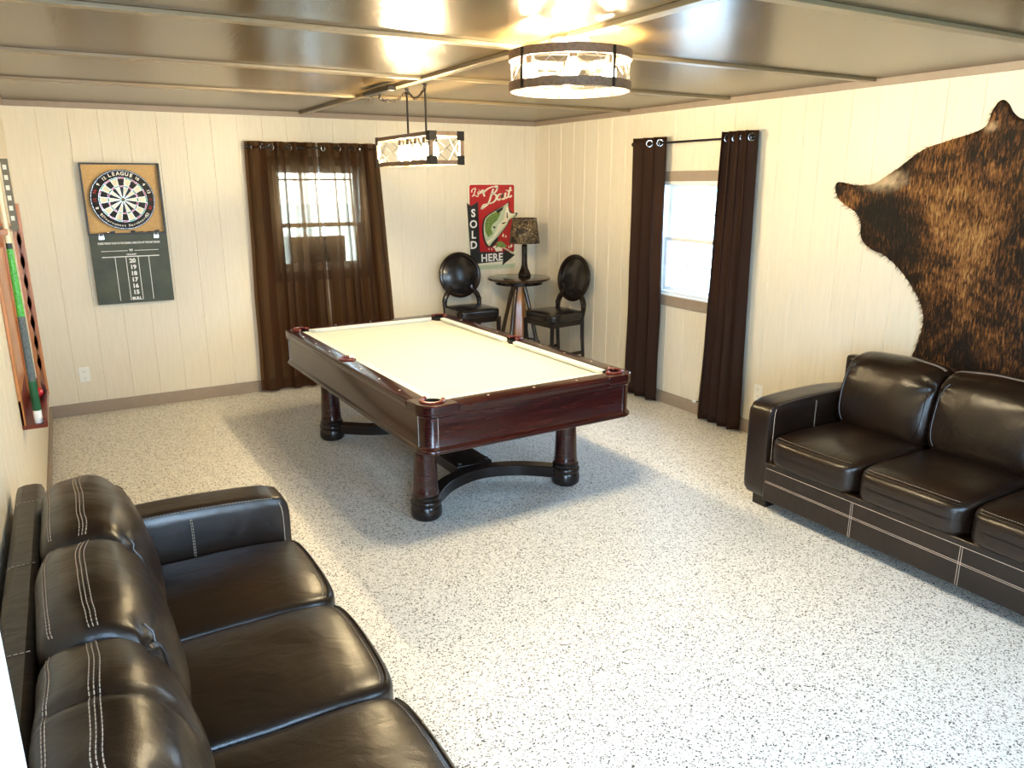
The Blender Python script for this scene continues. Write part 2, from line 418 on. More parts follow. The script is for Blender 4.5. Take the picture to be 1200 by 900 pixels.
gR = [6.793, 6.60, 6.387, 6.169, 5.988, 5.789, 5.587, 5.39, 5.18, 4.98, 4.77, 4.56, 4.36, 4.15, 3.95, 3.741, 3.542, 3.408, 3.2, 3.017, 2.801, 2.608, 2.406] + [2.2 - .2025 * k for k in range(11)]
gL = [6.7 - .2025 * k for k in range(33)]
WB = (1.60, 2.40, 1.05, 1.96)      # window in the back wall
WR = (4.06, 4.91, 0.915, 1.825)    # window in the right wall
DR = (-0.10, 0.80, 0.0, 2.04)      # doorway in the front wall
WF = (1.7, 3.1, 0.95, 1.95)  # unseen front-wall window, added to bring more daylight onto the near floor
panel_wall('wall_back', 'x', YB, -1, XL - .12, XR + .12, 0, ZC, [WB], gB)
panel_wall('wall_right', 'y', XR, -1, YF - .12, YB, 0, ZC, [WR], gR)
panel_wall('wall_left', 'y', XL, 1, YF - .12, YB, 0, ZC, [], gL)
panel_wall('wall_front', 'x', YF, 1, XL, XR, 0, ZC, [DR, WF], gB)
tag(MB().box(XL - .12, XR + .12, YF - .12, YB + .12, -0.1, 0).build('floor', 'floor', smooth=False), kind='structure')
tag(MB().box(XL - .12, XR + .12, YF - .12, YB + .12, ZC, ZC + .1).build('ceiling', 'ceil', smooth=False), kind='structure')

def st(name, mb, mat, bevel=0.002): return tag(mb.build(name, mat, bevel=bevel, smooth=False), kind='structure')
bh, bt = 0.098, 0.014
st('baseboard_back', MB().box(XL, XR, YB - bt, YB, 0, bh), 'trim')
st('baseboard_right', MB().box(XR - bt, XR, YF, YB - bt, 0, bh), 'trim')
st('baseboard_left', MB().box(XL, XL + bt, YF, YB - bt, 0, bh), 'trim')
st('baseboard_front', MB().box(DR[1] + .08, XR - bt, YF, YF + bt, 0, bh), 'trim')
ch = 0.042
st('trim_1', MB().box(XL, XR, YB - .02, YB, ZC - ch, ZC), 'trim')
st('trim_2', MB().box(XR - .02, XR, YF, YB - .02, ZC - ch, ZC), 'trim')
st('trim_3', MB().box(XL, XL + .02, YF, YB - .02, ZC - ch, ZC), 'trim')
k = 4
for y in (0.80, 1.95, 3.12, 4.27, 5.40):
    for a, b in ((XL + .02, 1.865), (1.915, XR - .02)):
        yy0 = y; dy = -0.05 if a > 1 else 0
        st('trim_%d' % k, MB().box(a, b, y - .028 + dy, y + .028 + dy, ZC - .016, ZC), 'strip'); k += 1
st('trim_%d' % k, MB().box(1.862, 1.918, YF, YB - .02, ZC - .02, ZC), 'strip'); k += 1

# windows -----------------------------------------------------------
def window(name, label, axis, pos, inward, W, cols, mid=None, grid=True):
    u0, u1, z0, z1 = W
    root = struct_empty(name, label, 'window', ((u0 + u1) / 2, pos, z0) if axis == 'x' else (pos, (u0 + u1) / 2, z0))
    L = root.location
    def bx(mb, a, b, w0, w1, za, zb):
        w0, w1 = sorted((pos - inward * w0, pos - inward * w1))  # positive = outwards from room face
        if axis == 'x': mb.box(a - L.x, b - L.x, w0 - L.y, w1 - L.y, za - L.z, zb - L.z)
        else: mb.box(w0 - L.x, w1 - L.x, a - L.y, b - L.y, za - L.z, zb - L.z)
    f = MB()
    for a, b, za, zb in ((u0, u0 + .03, z0, z1), (u1 - .03, u1, z0, z1), (u0 + .03, u1 - .03, z1 - .03, z1), (u0 + .03, u1 - .03, z0, z0 + .035)): bx(f, a, b, .0, .12, za, zb)
    f.build('window_frame', 'vinyl', root, bevel=.002)
    zm = mid or (z0 + z1) / 2 - .005
    for nm, za, zb, w in (('sash', zm - .018, z1 - .03, .075), ('sash', z0 + .035, zm + .018, .04)):
        s = MB(); a, b = u0 + .03, u1 - .03
        for q in ((a, a + .035, za, zb), (b - .035, b, za, zb), (a + .035, b - .035, zb - .032, zb), (a + .035, b - .035, za, za + .032)): bx(s, q[0], q[1], w, w + .03, q[2], q[3])
        so = s.build('sash', 'vinyl', root, bevel=.002)
        if grid:
            m = MB()
            for c in range(1, cols):
                uu = a + .035 + (b - a - .07) * c / cols; bx(m, uu - .006, uu + .006, w + .008, w + .018, za + .03, zb - .03)
            zz = (za + zb) / 2; bx(m, a + .03, b - .03, w + .0085, w + .0175, zz - .006, zz + .006)
            m.build('muntin', 'vinyl', so)
        gl = MB(); bx(gl, a + .03, b - .03, w + .020, w + .023, za + .025, zb - .025); gl.build('pane', 'glass', so, smooth=False)
    t = MB()
    bx(t, u0 - .06, u1 + .06, -.016, 0, z1, z1 + .075); bx(t, u0 - .06, u1 + .06, -.016, 0, z0 - .085, z0)
    bx(t, u0 - .06, u0, -.016, 0, z0, z1); bx(t, u1, u1 + .06, -.016, 0, z0, z1)
    t.build('casing', 'trim', root, bevel=.003)
    s = MB(); bx(s, u0, u1, -.022, .03, z0, z0 + .012); s.build('sill', 'vinyl', root, bevel=.003)
    return root
window('window_1', 'white double-hung window with thin grids between the open brown curtains', 'y', XR, -1, WR, 3)
window('window_2', 'window glowing behind the closed brown curtains on the back wall', 'x', YB, -1, WB, 3, mid=1.45, grid=False)
b_ = bpy.data.objects['window_2']; MB().box(-.37, .37, .075, .085, .785, .80).build('sash_bar', 'vinyl', b_)
window('fill_window', 'white double-hung window added unseen behind the camera for more daylight', 'x', YF, 1, WF, 3)

# doorway + open door leaf ------------------------------------------------
d = struct_empty('door_1', 'white door standing open along the left wall beside the near sofa', 'door', (DR[0], YF, 0))
m = MB(); m.box(-.05, -.01, .012, .98, .012, 2.02); m.build('door_leaf', 'door', d, bevel=.002)
pn = MB()
for z0, z1 in ((.2, .9), (1.05, 1.85)):
    for y0, y1 in ((.13, .45), (.54, .86)):
        for q in ((y0, y0 + .02, z0, z1), (y1 - .02, y1, z0, z1), (y0 + .02, y1 - .02, z0, z0 + .02), (y0 + .02, y1 - .02, z1 - .02, z1)): pn.box(-.010, -.004, *q)
pn.build('moulding', 'door', d, bevel=.002)
kn = MB(); kn.lathe([(.022, 0), (.022, .008), (.009, .012), (.009, .035), (.026, .045), (.026, .062), (.012, .07)], 20, mat=Matrix.Translation((-.01, .925, .95)) @ Matrix.Rotation(PI / 2, 4, 'Y'))
kn.build('door_knob', 'steel', d)
cs = MB(); cs.box(-.06, 0, -.005, .014, 0, 2.10); cs.box(.9, .96, -.005, .014, 0, 2.10); cs.box(-.06, .96, -.005, .014, 2.04, 2.10)
cs.build('casing', 'trim', d, bevel=.002)

# outlets --------------------------------------------------------------
def outlet(name, label, loc, rz):
    r = thing(name, label, 'outlet', loc, rz, 'white wall outlets')
    p = MB(); p.prism(rrect(-.038, .038, -.06, .06, .006, 3), 0, .006, Matrix.Rotation(PI / 2, 4, 'X')); p.build('cover_plate', 'whiteplastic', r, bevel=.0015)
    s = MB()
    for z in (-.026, .026):
        s.prism(rrect(-.017, .017, z - .014, z + .014, .006, 3), .006, .0075, Matrix.Rotation(PI / 2, 4, 'X'))
    so = s.build('socket', 'whiteplastic', r)
    h = MB()
    for z in (-.026, .026):
        for x in (-.007, .007): h.box(x - .0015, x + .0015, -.0080, -.0074, z - .001, z + .008)
        h.box(-.003, .003, -.0080, -.0074, z - .010, z - .005)
    h.build('slot', 'grey', so)
    return r
outlet('wall_outlet', 'white double outlet low on the wall below the dartboard', (-.017 + .01, YB - .0002, .327), 0)
outlet('wall_outlet', 'white double outlet between the brown curtain and the leather sofa', (XR - .0002, 3.735, .327), -PI / 2)

# ------------------------------------------------------------------ curtains
def curtain(name, label, matn, c0, c1, b0, b1, z0, z1, nf, amp, axis, wall, rod_off, phase=0, seed=1, group=None):
    """c0..c1 top span, b0..b1 bottom span along the wall"""
    mb = MB(); nu, nz = nf * 28, 34
    rnd = random.Random(seed); ph = [rnd.uniform(.75, 1.25) for _ in range(nf + 2)]
    vs = []
    for j in range(nz + 1):
        t = j / nz; z = z1 + (z0 - z1) * t
        for i in range(nu + 1):
            s = i / nu
            u = (c0 + (c1 - c0) * s) * (1 - t) + (b0 + (b1 - b0) * s) * t
            k = min(int(s * nf), nf - 1)
            a = amp * (0.55 + .45 * ph[k]) * (1.0 - .15 * t)
            sh_ = s + .030 * math.sin(2 * PI * s * 1.0 + seed) * (1 if matn == 'sheer' else .5)
            w = (a * math.tanh(1.7 * math.sin(2 * PI * nf * sh_ + phase)) / .935) if matn == 'sheer' else a * math.sin(2 * PI * nf * sh_ + phase) + .010 * noise.noise((u * 5, z * 1.2, seed)) * t + .006 * math.sin(2 * PI * nf * s * 2 + z * 2 + seed) * t
            u2 = u + .35 * a * math.sin(4 * PI * nf * s + phase * 2) + .012 * noise.noise((seed, z * 2, u * 4)) * t
            off = wall - rod_off + w
            vs.append((u2, off, z) if axis == 'x' else (off, u2, z))
    fs = [(j * (nu + 1) + i, j * (nu + 1) + i + 1, (j + 1) * (nu + 1) + i + 1, (j + 1) * (nu + 1) + i) for j in range(nz) for i in range(nu)]
    mb.add(vs, fs)
    cx, cy = ((c0 + c1) / 2, wall - rod_off) if axis == 'x' else (wall - rod_off, (c0 + c1) / 2)
    root = thing(name, label, 'curtain', (cx, cy, z1), 0, group)
    mb.v = [(x - cx, y - cy, z - z1) for x, y, z in mb.v]
    o = mb.build('curtain_panel', matn, root)
    o.data.shade_smooth()
    sm = o.modifiers.new('thick', 'SOLIDIFY'); sm.thickness = .0015
    if matn == 'sheer': o.modifiers.remove(sm)
    zr = -.045
    for f in range(nf * 2):   # grommets where the cloth crosses the rod line
        s = (f + .5 * 0 - phase / PI) / (2 * nf)
        while s < 0: s += .5 / nf
        s = (s + 1e-9) % 1
        if s < .015 or s > .985: continue
        u = c0 + (c1 - c0) * s
        sgn = 1 if (f % 2 == 0) else -1
        g = MB(); ang = math.atan2(2 * PI * nf * amp * sgn, abs(c1 - c0)) * .8
        Rm = Matrix.Rotation(ang if axis == 'x' else -ang, 4, 'Z')
        for rr, tt in ((.024, .0045),):
            pts = []
            for q in range(20):
                a = 2 * PI * q / 20
                p = Vector((rr * math.cos(a), 0, rr * math.sin(a))) if axis == 'x' else Vector((0, rr * math.cos(a), rr * math.sin(a)))
                pts.append(Rm @ p + Vector((u - cx, 0, zr) if axis == 'x' else (0, u - cy, zr)))
            g.tube(pts, tt, 6, closed=True)
        g.build('grommet', 'steel', root)
    return root
def rod(name, label, axis, wall, off, u0, u1, z):
    r = thing(name, label, 'curtain rod', ((u0 + u1) / 2, wall - off, z) if axis == 'x' else (wall - off, (u0 + u1) / 2, z))
    h = (u1 - u0) / 2; P = (lambda u, w, q: (u, w, q)) if axis == 'x' else (lambda u, w, q: (w, u, q))
    MB().tube([P(-h, 0, 0), P(h, 0, 0)], .008, 12).build('pole', 'blackmetal', r)
    for s in (-1, 1):
        e = MB(); e.tube([P(s * h, 0, 0), P(s * (h + .012), 0, 0), P(s * (h + .03), 0, 0), P(s * (h + .04), 0, 0)], [.009, .017, .017, .006], 14); e.build('finial', 'blackmetal', r)
        b = MB(); b.bar(P(s * (h - .03), 0, -.008), P(s * (h - .03), off - .004, -.008), .01, .008)
        y0 = P(s * (h - .03), off - .003, -.01); b.bar(P(s * (h - .03), off - .003, -.03), P(s * (h - .03), off - .003, .02), .016, .006); b.build('bracket', 'blackmetal', r)
    return r
ZR = 2.115
rod('curtain_rod', 'black curtain rod spanning bare wall above the clear window', 'y', XR, .09, 3.90, 5.15, ZR)
rod('curtain_rod', 'black curtain rod holding the thin brown closed curtains', 'x', YB, .09, 1.415, 2.49, ZR - .01)
curtain('curtain', 'dark brown curtain hanging between the clear window and the corner chairs', 'curtain', 4.785, 5.165, 4.75, 5.155, .018, ZR + .045, 3, .040, 'y', XR, .095, 0.4, 3)
curtain('curtain', 'dark brown curtain hanging between the clear window and the leather sofa', 'curtain', 3.87, 4.165, 3.825, 4.235, .02, ZR + .045, 4, .040, 'y', XR, .095, 0.9, 5)
curtain('curtain', 'thin brown curtain panel over the back window, on the dartboard side', 'sheer', 1.372, 1.970, 1.34, 2.020, .018, ZR + .035, 4, .036, 'x', YB, .095, 0.3, 8)
curtain('curtain', 'thin brown curtain panel over the back window, on the fish sign side', 'sheer', 1.980, 2.53, 2.026, 2.655, .018, ZR + .035, 4, .036, 'x', YB, .095, 1.1, 9)

# box unit sitting in the back window
ac = thing('window_air_conditioner', 'dark boxy unit in the back window, seen through the brown curtain', 'air conditioner', (1.985, YB + .10, 1.088))
mb = MB(); mb.box(-.25, .25, -.03, .40, 0, .26); mb.build('case', 'blackwood', ac, bevel=.01)
mb = MB()
for i in range(9): mb.box(-.22, .22, -.036, -.028, .03 + i * .022, .042 + i * .022)
mb.build('grille', 'grey', ac)
# adapter on the baseboard by the window
ad = thing('plug_adapter', 'small white plug with black cord on the baseboard by the window curtain', 'plug', (XR - .02, 4.36, bh))
MB().box(-.012, .012, -.02, .02, 0, .022).build('plug_body', 'whiteplastic', ad, bevel=.003)
MB().tube(smoothpath([(0, -.02, .012), (-.003, -.05, .018), (0, -.09, .008), (0, -.13, .012)], 5), .004, 8).build('cord', 'black', ad)

# ------------------------------------------------------------------ sofa
def superbox(c, h, p=5.0, n=16, fn=None, mb=None):
    """rounded pillow box; returns MB and mapping function cube(u,v,w)->point"""
    mb = mb or MB()
    def f(u, v, w):
        if isinstance(p, tuple): k = ((abs(u) ** p[0] + abs(w) ** p[0]) ** (p[1] / p[0]) + abs(v) ** p[1]) ** (-1 / p[1])
        else: k = (abs(u) ** p + abs(v) ** p + abs(w) ** p) ** (-1 / p)
        q = Vector((u * k * h[0], v * k * h[1], w * k * h[2]))
        if fn: q = fn(q, (u * k, v * k, w * k))
        return Vector(c) + q
    def wp(t): return math.copysign(1 - (1 - abs(t)) ** 1.0, t)
    for ax in range(3):
        for sg in (-1, 1):
            vs = []
            for i in range(n + 1):
                for j in range(n + 1):
                    a, b = math.tan(PI / 4 * (-1 + 2 * i / n)), math.tan(PI / 4 * (-1 + 2 * j / n))
                    uvw = [0, 0, 0]; uvw[ax] = sg; uvw[(ax + 1) % 3] = a; uvw[(ax + 2) % 3] = b
                    vs.append(f(*uvw))
            fs = [(i * (n + 1) + j, (i + 1) * (n + 1) + j, (i + 1) * (n + 1) + j + 1, i * (n + 1) + j + 1) for i in range(n) for j in range(n)]
            mb.add(vs, fs)
    return mb, f
def dashes(mb, pts, r=.0011, on=.008, gap=.004):
    pts = [Vector(p) for p in pts]; acc = 0; cur = [pts[0]]; draw = True; need = on
    for a, b in zip(pts, pts[1:]):
        d = b - a; L = d.length
        if L < 1e-9: continue
        pos = 0
        while L - pos > need:
            pos += need; q = a + d * (pos / L)
            if draw: cur.append(q); mb.tube(cur, r, 4, cap=False)
            cur = [q]; draw = not draw; need = on if draw else gap
        need -= (L - pos)
        if draw: cur.append(b)
        else: cur = [b]
def make_sofa(label, crease=False):
    S = thing('sofa', label, 'sofa', (0, 0, 0), 0, 'dark brown leather sofas')
    L2 = 1.0; aw = .175; D = .90; sw = (2 * (L2 - aw)) / 3
    # base / front rail
    b = MB(); b.prism(rrect(.03, .900, -L2 + aw - .02, L2 - aw + .02, .015, 3), .075, .30); b.build('base', 'leather', S, bevel=.006)
    st_ = MB()
    for s in (-1, 0, 1, 2):
        y = -1.5 * sw + (s + 1) * sw
        if s in (0, 1):
            for dy in (-.005, .005): st_.tube([(.9012, y + dy, .08), (.9012, y + dy, .268)], .0013, 5)
    for z in (.184, .192, .268): st_.tube([(.9012, -L2 + aw, z), (.9012, L2 - aw, z)], .0017 if z > .2 else .0014, 5)
    st_.build('stitching', 'thread', [o for o in bpy.data.objects if o.parent == S and o.name.startswith('base')][0])
    # back frame
    bf = MB(); bf.prism(rrect(0, .085, -L2 + .002, L2 - .002, .03, 5), .075, .795); bfo = bf.build('back_frame', 'leather', S, bevel=.022)
    s2 = MB()
    for y in (-.60, -.18, .30, .80):
        dashes(s2, [(.003, y, .78), (.012, y, .7965), (.04, y, .7968), (.075, y, .7965)], .0013)
    s2.build('stitching', 'thread', bfo)
    # arms
    for sg in (-1, 1):
        yc = sg * (L2 - aw / 2)
        def afn(q, n):
            x, y, z = q
            z += .018 * math.sin(PI * min(1, max(0, (x + .44) / .88))) * (1 if z > 0 else 0)
            if z > 0: z -= .10 * max(0, (-.12 - x)) * 0.3
            return Vector((x, y, z))
        a, f = superbox((D / 2, yc, .345), (D / 2, aw / 2, .285), 11, 18, afn)
        ao = a.build('arm', 'leather', S); 
        ss = MB(); inn = -sg
        k = .93
        path = [f(1.0 - 2.0 * t, inn * .90, .97) + Vector((0, 0, .0015)) for t in [i / 30 for i in range(2, 25)]]
        dashes(ss, path); dashes(ss, [p + Vector((0, -inn * .008, .001)) for p in path])
        # front welt outlining the arm front
        fr = [f(.97, inn * 1.0, -1 + 1.97 * t) + Vector((.002, inn * .002, 0)) for t in [i / 20 for i in range(21)]]
        ss.tube(fr, .0016, 5)
        for dx in (0, .006): dashes(ss, [f(.18 + dx * 2, inn, w) + Vector((0, inn * .0015, 0)) for w in [i / 10 for i in range(2, 10)]])
        ss.build('stitching', 'thread', ao)
    # seat cushions
    for i in range(3):
        yc = -L2 + aw + sw * (i + .5)
        def sfn(q, n, i=i):
            x, y, z = q
            if z > 0: z += .016 * (1 - n[0] ** 2) * (1 - n[1] ** 2) - .014 * max(0, n[0]) ** 4
            x += .012 * (1 - n[1] ** 2) * (1 if x > 0 else 0)
            z += .004 * noise.noise((x * 6, y * 6 + i * 9, 1.3))
            return Vector((x, y, z))
        c, f = superbox((.590, yc, .380), (.328, sw / 2 - .001, .088), 7.5, 22, sfn)
        co = c.build('seat_cushion', 'leather', S)
        w = MB(); w.tube([f(.985, t, .93) + Vector((.002, 0, .002)) for t in [-.97 + 1.94 * k / 24 for k in range(25)]], .0030, 6)
        w.tube([f(.985, t, -.93) + Vector((.002, 0, -.001)) for t in [-.97 + 1.94 * k / 24 for k in range(25)]], .0030, 6)
        w.build('welt', 'leather', co)
        s3 = MB(); dashes(s3, [f(.93, t, .99) + Vector((.000, 0, .0015)) for t in [-.95 + 1.9 * k / 24 for k in range(25)]], .0010)
        s3.build('stitching', 'thread', co)
    # back cushions
    for i in range(3):
        yc = -L2 + aw + sw * (i + .5)
        def bfn(q, n, i=i):
            x, y, z = q
            x += .028 * (1 - n[1] ** 2) * (1 - n[2] ** 2) * (1 if n[0] > 0 else 0)
            if crease and i == 0: z -= .010 * math.exp(-(n[1] / .05) ** 2) * max(0, n[2]); x -= .008 * math.exp(-(n[1] / .05) ** 2) * max(0, n[0])
            z += .018 * (1 - n[1] ** 2) * (1 if n[2] > 0 else 0)
            e = abs(n[1]) ** 3 * max(0, n[2])
            x += .012 * e * noise.noise((y * 14, z * 9, i * 3.1))
            z += .012 * e * noise.noise((y * 11, x * 16, i * 5.3))
            x += .010 * noise.noise((y * 5, z * 5, i * 7.7)); z += .005 * noise.noise((y * 7, x * 9, i))
            # pull folds radiating from the upper corners
            for cy in (-1, 1):
                dd = math.hypot(n[1] - cy, (n[2] - .62) * 1.1)
                if n[0] > -.2: x += .007 * math.exp(-dd * 2.2) * math.sin(math.atan2(n[2] - .62, (n[1] - cy) + 1e-6) * 6 + i)
            x -= .21 * z
            return Vector((x, y, z))
        c, f = superbox((.232, yc, .648), (.128, sw / 2 + .001, .214), (3.0, 7.5), 36, bfn)
        co = c.build('back_cushion', 'leather', S)
        s4 = MB()
        rows = [-.90 + 1.80 * k / 40 for k in range(41)]
        for (u, w, off) in ((.02, 1.0, 0), (.09, 1.0, 0), (.17, 1.0, 0), (-.60, 1.0, 0), (-.67, 1.0, 0)):
            dashes(s4, [f(u, t, w) + Vector((0, 0, .0016)) for t in [-.97 + 1.94 * k / 40 for k in range(41)]], .0012, .009, .004)
        s4.build('stitching', 'thread', co)
        w = MB()
        for sg in (-1, 1):
            w.tube([f(1.0, sg * .95, t) + Vector((.001, 0, 0)) for t in [-.9 + 1.8 * k / 24 for k in range(25)]], .0028, 6)
        w.tube([f(.13, t, 1.0) + Vector((0, 0, -.0006)) for t in [-.97 + 1.94 * k / 40 for k in range(41)]], .0024, 6)
        w.build('welt', 'leather', co)
    for x in (.09, .80):
        for y in (-L2 + .09, L2 - .09):
            m = MB(); m.box(x - .04, x + .04, y - .05, y + .05, 0, .068); m.build('foot', 'blackwood', S, bevel=.004)
    return S
sofaL = make_sofa('dark brown leather sofa with stitched back cushions beside the open white door', True)
sofaL.location = (XL + .02, 2.03, 0)
sofaR = make_sofa('dark brown leather sofa standing under the brindle cowhide')
sofaR.location = (4.135, 1.92, 0); sofaR.rotation_euler = (0, 0, PI)

# ------------------------------------------------------------------ pool table
T = thing('pool_table', 'dark mahogany pool table with cream cloth in the middle of the room', 'pool table', (2.015, 4.47, 0), math.radians(1.6))
HW, HL, ZT = .672, 1.212, .768
cr = .075
prof_body = [(-.03, .515), (.006, .515), (.012, .522), (.012, .532), (.006, .540), (.000, .545), (-.004, .552), (-.004, .700), (.002, .706), (.010, .712), (.010, .722), (-.03, .722)]
def corner_path(sx, sy, n=10):
    cx, cy = sx * (HW - .012 - cr), sy * (HL - .012 - cr); out = []
    a0 = math.atan2(0, sx); 
    for k in range(n + 1):
        a = PI / 2 * k / n; nx, ny = sx * math.cos(a), sy * math.sin(a); out.append((cx + cr * nx, cy + cr * ny, nx, ny))
    return out
for sx in (-1, 1):
    y1 = HL - .012 - cr
    MB().sweep([(sx * (HW - .012), -y1 + .002, sx, 0), (sx * (HW - .012), y1 - .002, sx, 0)], prof_body).build('side_panel', 'mahogany', T)
    for sy in (-1, 1):
        MB().sweep(corner_path(sx, sy), prof_body).build('corner_post', 'mahogany', T)
        # thin metal seam between the post and the panels
        e = MB()
        for (x, y, nx, ny) in (corner_path(sx, sy)[0], corner_path(sx, sy)[-1]):
            e.bar((x - nx * .0025, y - ny * .0025, .53), (x - nx * .0025, y - ny * .0025, .715), .003, .003)
        e.build('seam_line', 'steel', T)
for sy in (-1, 1):
    x1 = HW - .012 - cr
    MB().sweep([(-x1 + .002, sy * (HL - .012), 0, sy), (x1 - .002, sy * (HL - .012), 0, sy)], prof_body).build('end_panel', 'mahogany', T)
def bed_poly():
    q = []
    for (cx, cy, r, a0, a1) in ((.572, 1.112, .056, 0, -90), (0, 0, 0, 0, 0),):
        break
    R_ = .056; q1 = [(.578, .048)] + [(.572 + R_ * math.cos(a), 1.112 + R_ * math.sin(a)) for a in [math.radians(-84 - 102 * k / 8) for k in range(9)]] + [(0.0, 1.118)]
    side = [(.604 + .046 * math.cos(a), .046 * math.sin(a)) for a in [math.radians(180 - 55 * k / 4) for k in range(5)]]
    q1 = [(x, y) for x, y in side if x < .578] + q1
    full = q1 + [(-x, y) for x, y in q1[::-1][1:]]
    full = full + [(x, -y) for x, y in full[::-1]]
    o = []
    for p_ in full:
        if not o or (abs(p_[0] - o[-1][0]) + abs(p_[1] - o[-1][1])) > 1e-5: o.append(p_)
    if abs(o[0][0] - o[-1][0]) + abs(o[0][1] - o[-1][1]) < 1e-5: o.pop()
    return o
MB().prism(bed_poly(), .60, .705).build('bed', 'slate', T)
MB().prism(bed_poly(), .705, .735).build('playing_cloth', 'cloth', T)
# rails: profile rounded outside
wi, li = .578, 1.118
rail_prof = [(0, .722), (0, .735), (.004, .742), (.004, .756), (-.003, .765), (-.012, .768), (-(HW - wi), .768), (-(HW - wi), .722)]
for sx in (-1, 1):
    for a, b in ((-1.02, -.062), (.062, 1.02)):
        MB().sweep([(sx * HW, a, sx, 0), (sx * HW, b, sx, 0)], rail_prof).build('rail', 'mahogany', T)
    side = [(0, .722), (0, .735), (.004, .742), (.004, .756), (-.003, .765), (-.012, .768), (-.036, .768), (-.036, .722)]
    MB().sweep([(sx * HW, -.062, sx, 0), (sx * HW, .062, sx, 0)], side).build('pocket_casting', 'mahogany', T)
for sy in (-1, 1):
    MB().sweep([(-.47, sy * HL, 0, sy), (.47, sy * HL, 0, sy)], rail_prof).build('rail', 'mahogany', T)
PCX, PCY, PR = .572, 1.112, .058
for sx in (-1, 1):
    for sy in (-1, 1):
        out = [(HW, 1.02), (HW, HL - .09)]
        for k in range(1, 10):
            a = PI / 2 * k / 10; out.append((HW - .09 + .09 * math.cos(a), HL - .09 + .09 * math.sin(a)))
        out += [(HW - .09, HL), (.47, HL), (.47, li)]
        a1 = math.atan2(.0, -1)
        arc = []
        for k in range(17):
            a = math.radians(175) - math.radians(260) * k / 16 * 1.0
            arc.append((PCX + PR * math.cos(a), PCY + PR * math.sin(a)))
        inner = [(p[0], p[1]) for p in arc if not (p[0] < PCX - .02 and p[1] < PCY - .0)]
        poly = out + inner + [(wi, 1.02)]
        poly = [(sx * x, sy * y) for x, y in poly]
        if sx * sy < 0: poly = poly[::-1]
        MB().prism(poly, .722, .768).build('pocket_casting', 'mahogany', T, bevel=.005)
def pocket(cx, cy, r, a_open, span):
    p = MB(); pts = []; n = 22
    for k in range(n + 1):
        a = a_open + (360 - span) / 2 * PI / 180 * (-1 + 2 * k / n) + PI
        pts.append((cx + r * math.cos(a), cy + r * math.sin(a), .771))
    p.tube(pts, [.012] * (n + 1), 8, flat=.7)
    # lugs at both ends
    for q in (pts[0], pts[-1]): p.sphere(q, .013, 10, 6)
    po = p.build('pocket', 'pocket', T)
    q = MB(); q.lathe([(r + .003, .765), (r + .001, .72), (r - .004, .62), (.001, .61)], 24, (cx, cy, 0), cap=False)
    q.build('pocket_liner', 'slate', po)
for sx in (-1, 1):
    for sy in (-1, 1): pocket(sx * PCX, sy * PCY, PR - .004, math.atan2(-sy, -sx), 130)
    pocket(sx * .604, 0, .046, math.atan2(0, -sx), 150)
# cushions with angled ends
def cushion(ax, s, a, b):
    # nose towards the bed
    prof = [(0, .764), (-.048, .766), (-.052, .760), (-.036, .738), (0, .738)]
    ca, cb = .040, .040
    if ax == 'x': base = wi
    else: base = li
    vs = []
    for e, cut in ((a, 1), (b, -1)):
        for o, z in prof:
            k = e + cut * (-o) * .75
            vs.append((s * (base + o), k, z) if ax == 'x' else (k, s * (base + o), z))
    m = len(prof); fs = [tuple(range(m)), tuple(range(m, 2 * m))] + [(k, (k + 1) % m, m + (k + 1) % m, m + k) for k in range(m)]
    MB().add(vs, fs).build('cushion', 'cushcloth', T, bevel=.003)
for sx in (-1, 1):
    cushion('x', sx, -1.045, -.058); cushion('x', sx, .058, 1.045)
    cushion('y', sx, -.505, .505)
for sx in (-1, 1):
    for y in (-.84, -.56, -.28, .28, .56, .84):
        MB().lathe([(.0065, .7682), (.0065, .7688), (.001, .7689)], 12, (sx * .628, y, 0)).build('sight', 'pearl', T)
for sy in (-1, 1):
    for x in (-.28, 0, .28): MB().lathe([(.0065, .7682), (.0065, .7688), (.001, .7689)], 12, (x, sy * 1.165, 0)).build('sight', 'pearl', T)
leg_prof = [(.074, 0), (.086, .012), (.089, .03), (.088, .06), (.083, .075), (.081, .079), (.086, .084), (.088, .100), (.084, .112), (.079, .116), (.081, .124), (.081, .134), (.076, .140), (.073, .146), (.0735, .156), (.071, .164), (.069, .20), (.062, .38), (.058, .51)]
LX, LY = .478, .80
for sx in (-1, 1):
    for sy in (-1, 1):
        m = MB(); m.slot(0).lathe([q for q in leg_prof if q[1] >= .146], 36, (sx * LX, sy * LY, 0)); m.slot(1).lathe([q for q in leg_prof if q[1] <= .146], 36, (sx * LX, sy * LY, 0))
        m.build('leg', ['mahogany', 'blackwood'], T)
sm = MB()
sm.prism([(-.125, -.50), (.125, -.50), (.125, .50), (-.125, .50)], .055, .125)
so = sm.build('stretcher', 'blackwood', T, bevel=.006)
